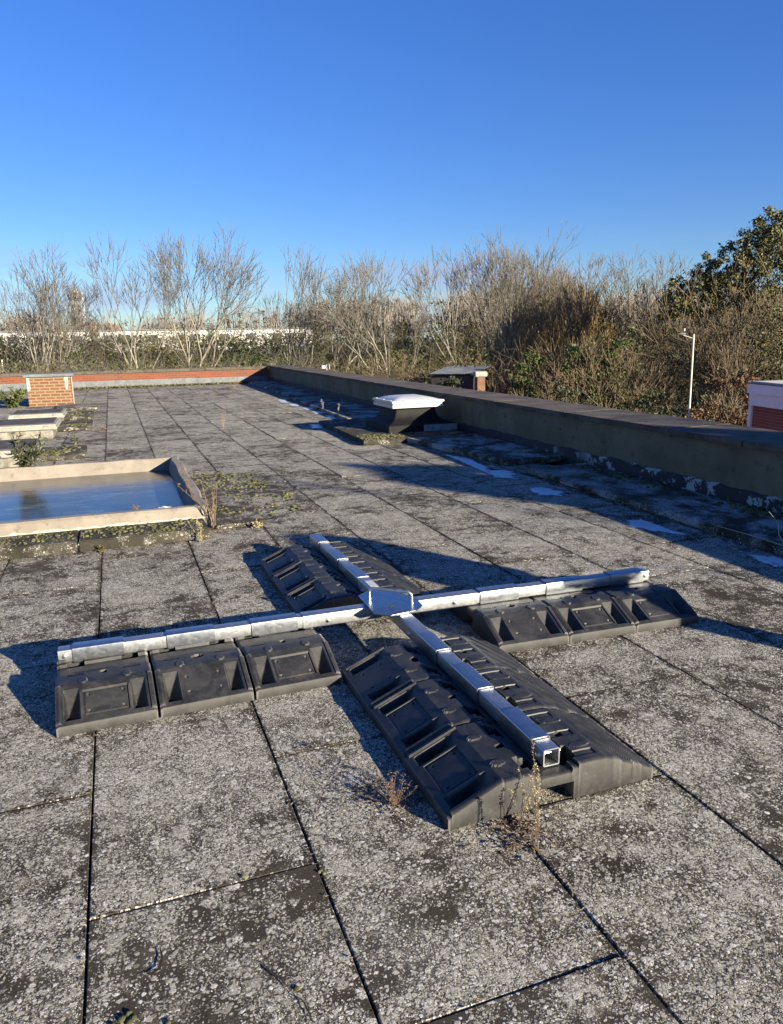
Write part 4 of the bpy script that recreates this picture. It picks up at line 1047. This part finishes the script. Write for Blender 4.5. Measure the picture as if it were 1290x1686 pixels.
# ------------------------------------------------------------------ train on the embankment
def train():
    D=125; a=at(-60,550,D); b=at(516,534,D+4); a.z=b.z=(a.z+b.z)/2
    d=(b-a); L=d.length; t=empty('train',(b.x,b.y,b.z-3.6),math.atan2(d.y,d.x),'long white passenger train standing on the line behind the hedge at left','train')
    n=3; cl=(L)/n
    for i in range(n):
        x1=-i*cl-.4; x0=-(i+1)*cl+.4
        MB().box(x0,x1,-1.4,1.4,.3,3.25).build('carriage',M['train_white'],t,bevel=.18,seg=3)
        MB().box(x0+.3,x1-.3,-1.1,1.1,3.2502,3.55).build('carriage_roof',M['lead_grey'],t,bevel=.12)
        x=x1-1.2
        while x>x0+2: MB().box(x-1.5,x,-1.43,-1.405,1.75,2.7).build('window',M['glass_dark'],t,bevel=.02); x-=2.1 if int(x)%5 else 4.2
        MB().box(x0+1,x1-1,-1.2,1.2,-.4,.28).build('bogies',M['dark_metal'],t)
    g=MB(); g.add([(-L-60,-6,-1.5-4),(40,-6,-5.5),(40,-2.2,-.45),(-L-60,-2.2,-.45),(-L-60,3,-.45),(40,3,-.45)],[(0,1,2,3),(3,2,5,4)])
    o=g.build('embankment',M['grass_ground']); o.location=t.location; o.rotation_euler=t.rotation_euler; tag(o,kind='structure')
train()
# short pale carriages glimpsed right of centre and far houses
def house(px,base_top,D,w_,h_,label,wall='far_concrete',roof='roof_tile',rh=2.2):
    b=at(px,base_top,D); t=empty('house',(b.x,b.y,GZ),-.5,label,'house'); H=b.z-GZ-rh
    MB().box(-w_/2,w_/2,-4,4,0,H).build('wall',M[wall],t)
    MB().add([(-w_/2-.3,-4.4,H),(w_/2+.3,-4.4,H),(w_/2+.3,4.4,H),(-w_/2-.3,4.4,H),(-w_/2-.3,0,H+rh),(w_/2+.3,0,H+rh)],[(0,1,5,4),(2,3,4,5),(0,4,3),(1,2,5),(0,3,2,1)]).build('roof',M[roof],t)
    for k_ in range(3):
        f=MB().box(-w_/2+1.2+k_*w_/3,-w_/2+2.4+k_*w_/3,-4.06,-4.002,H-2.2,H-1).build('window',M['glass_dark'],t)
house(160,534,200,9,8,'distant low house with a red brown roof behind the train')
t=empty('tower_block',at(138,600,420).to_tuple()[:2]+(GZ,),-.3,'pale distant tower block behind the small bare tree at left','tower block')
zt=at(138,481,420).z-GZ
MB().box(-2.8,2.8,-3,3,0,zt).build('wall',M['far_concrete'],t)
for f_ in range(int(zt/3)-1):
    for c_ in range(3): MB().box(-2.4+c_*1.7,-1.3+c_*1.7,-3.05,-3.005,2+f_*3,3.6+f_*3).build('window',M['glass_dark'],t)
MB().box(-1.2,1.2,-1.5,1.5,zt+.01,zt+1.6).build('lift_housing',M['far_concrete'],t)

# ------------------------------------------------------------------ shed with grey roof and brick pier
def shed():
    a=at(706,608,31.5); b=at(782,607,31); d=b-a; L=d.length; z=a.z
    t=empty('shed',(a.x,a.y,0),math.atan2(d.y,d.x),'low shed with a blue grey roof half hidden in scrub behind the domed rooflight','shed')
    MB().box(.1,L-.1,.1,2.9,GZ,z-.25).build('wall',M['dark_metal'],t)
    V=[];F=[];n=40
    for i in range(n+1):
        x=L*i/n; o=.03*(i%2); V+=[(x,-.1,z-.20+o),(x,3.1,z+.0+o)]
        if i: F.append((2*i-2,2*i,2*i+1,2*i-1))
    MB().add(V,F).build('roof',M['shed_roof'],t)
    c=at(791,608,30.7)
    t=empty('brick_pier',(c.x,c.y,0),-.3,'old crumbling brick pier with a white cap beside the grey roofed shed','brick pier')
    MB().box(-.17,.17,-.25,.25,GZ,c.z-.28).build('brickwork',M['orange_brick_plain'],t,bevel=.03)
    MB().box(-.25,.25,-.3,.3,c.z-.278,c.z-.08).build('cap',M['white_paint_old'],t,bevel=.03)
shed()

# ------------------------------------------------------------------ white fascia building at the right edge
def annexe():
    c=at(1234,630,21.6); c2=at(1300,634,20.2)
    d=Vector((c2.x-c.x,c2.y-c.y,0)); L=9.0
    t=empty('flat_roofed_building',(c.x,c.y,0),math.atan2(d.y,d.x),'flat roofed brick building with deep white fascia boards at the right edge','building')
    z=c.z; W_=6.5
    MB().box(.13,L,.10,W_,GZ,z-.50).build('wall',M['brick_shade'],t)
    MB().box(-.02,L+.05,-.03,W_+.05,z-.262,z-.02).build('fascia',M['fascia_white'],t)
    MB().box(.02,L,.02,W_,z-.56,z-.264).build('lower_fascia',M['fascia_white'],t)
    MB().box(.0,.128,.045,W_-.1,GZ,z-.562).build('corner_board',M['fascia_white'],t)
    MB().box(-.04,L+.08,-.05,W_+.08,z-.018,z+.012).build('roof_edge',M['lead_grey'],t)
    MB().box(.05,L,.05,W_,z+.0125,z+.045).build('roof',M['white_roof_felt'],t)
annexe()

# ------------------------------------------------------------------ lamp posts
def lamp(px0,py0,px1,D,label,s=1,arm=True):
    top=at(px0,py0,D); t=empty('lamp_post',(top.x-.0,top.y,GZ),0,label,'lamp post')
    H=top.z-GZ; lean=at(px1,690,D); 
    k_=(Vector((lean.x,lean.y,0))-Vector((top.x,top.y,0)))/(top.z-lean.z)*H
    k2=k_*0.35
    MB().tube([(k2.x,k2.y,0),(k2.x*.82,k2.y*.82,1.2),(0,0,H)],[.06,.036,.028],12).build('pole',M['pole_cream'],t,smooth=True)
    if arm:
        l=-rt*1; 
        MB().tube([(0,0,H-.12),(l.x*.3,l.y*.3,H-.02)],[.012,.01],6).build('bracket',M['pole_cream'],t)
        b=MB(); c=Vector((l.x*.28,l.y*.28,H+.01)); 
        b.tube([c-l*.06,c-l*.03,c+l*.08,c+l*.18],[.015,.03,.028,.008],10); b.build('lantern',M['lead_grey'],t,smooth=True)
        MB().tube([c+Vector((0,0,.08)),c+Vector((0,0,.15))],[.03,.03],8).build('photocell',M['white_plastic'],t)
    return t
lamp(1143,550,1137.5,23.5,'cream lamp post with its lantern turned left, standing beyond the right parapet')
lamp(3,592,3,40,'pale post cut by the left edge above the far parapet',arm=False)
# little floodlight beyond the corner
c=at(536,604,32)
t=empty('floodlight',(c.x,c.y,c.z),0,'small white floodlight on a bracket beyond the roof corner','floodlight')
MB().box(-.16,.0,-.05,.05,-.06,.06).build('lamp_head',M['white_plastic'],t,bevel=.01)
MB().tube([(.05,0,-3),(.05,0,.1),(.17,0,.12),(.17,0,-.1)],.02,6).build('bracket',M['far_concrete'],t)

# ------------------------------------------------------------------ buddleia sprigs at the left edge of the roof, dark plant by the pier
def sprig(base,label,seed,leafm,h,n,ls,name='roof_plant',sp=.5,lean=(0,0),nl=200,asp=.22,dr=.6):
    r=random.Random(seed); t=empty(name,base,0,label,'plant'); S=[];P=[]
    for i in range(n):
        a=r.uniform(0,6.28); d=Vector((math.cos(a)*sp+lean[0],math.sin(a)*sp+lean[1],1)).normalized(); p=Vector((0,0,0)); L=h*r.uniform(.6,1)
        for j in range(6):
            p2=p+d*L/6; S.append((*p,*p2,.006*(1-j/7),.006*(1-(j+1)/7))); 
            for _ in range(nl//n//6): P.append((p.lerp(p2,r.random())+Vector((r.gauss(0,.03),r.gauss(0,.03),r.gauss(0,.03))))[:])
            p=p2; d=(d+Vector((r.gauss(0,.12),r.gauss(0,.12),-.06))).normalized()
    seg_mesh('stem',S,4,M['dead_brown'],t); leaf_mesh('leaves',np.array(P),ls,M[leafm],t,aspect=asp,droop=dr)
c=at(-14,770,6.9); sprig((c.x,8.95,.18),'leafy yellow green plant leaning in from the left edge behind the water tray',51,'leaf_laurel',.46,9,.045,sp=.55,lean=(.35,-.1),nl=330)
sprig((-2.35,20.3,0),'dark leafy plant in the shadow left of the brick pier',52,'leaf_dark',.62,14,.07,sp=.7,nl=700)
sprig((-1.75,11.9,0),'grey green sprig hanging over the middle low rooflight',53,'leaf_olive',.42,6,.05,sp=.4,lean=(.25,-.2),nl=90)

# unseen tree added right of the building so its crown shades the roof
def shade_tree():
    bx,by=10.55,-5.0; g=np.random.default_rng(9); t=empty('added_shade_tree',(bx,by,GZ),0,'unseen leafy tree added right of the building to shade the roof','tree')
    out,tips=grow(88,h=10.6,levels=6,rmin=.012); f=(4.75-GZ)/max(x[5] for b in out.values() for x in b)
    out={0:out[0]+out[1],2:out[2]}
    for nme,k_,nn in (('trunk',0,8),('twigs',2,3)):
        a=np.array(out[k_]); a[:,:6]*=f; seg_mesh(nme,a,nn,M['bark_pale'],t)
    P=np.concatenate([blobs(g,(0,0,10.0),(.75,.75,.62),9000,60),blobs(g,(.2,.1,8.2),(1.7,1.7,1.2),16000,120)])
    leaf_mesh('crown',P,.07,M['leaf_dark'],t)
shade_tree()
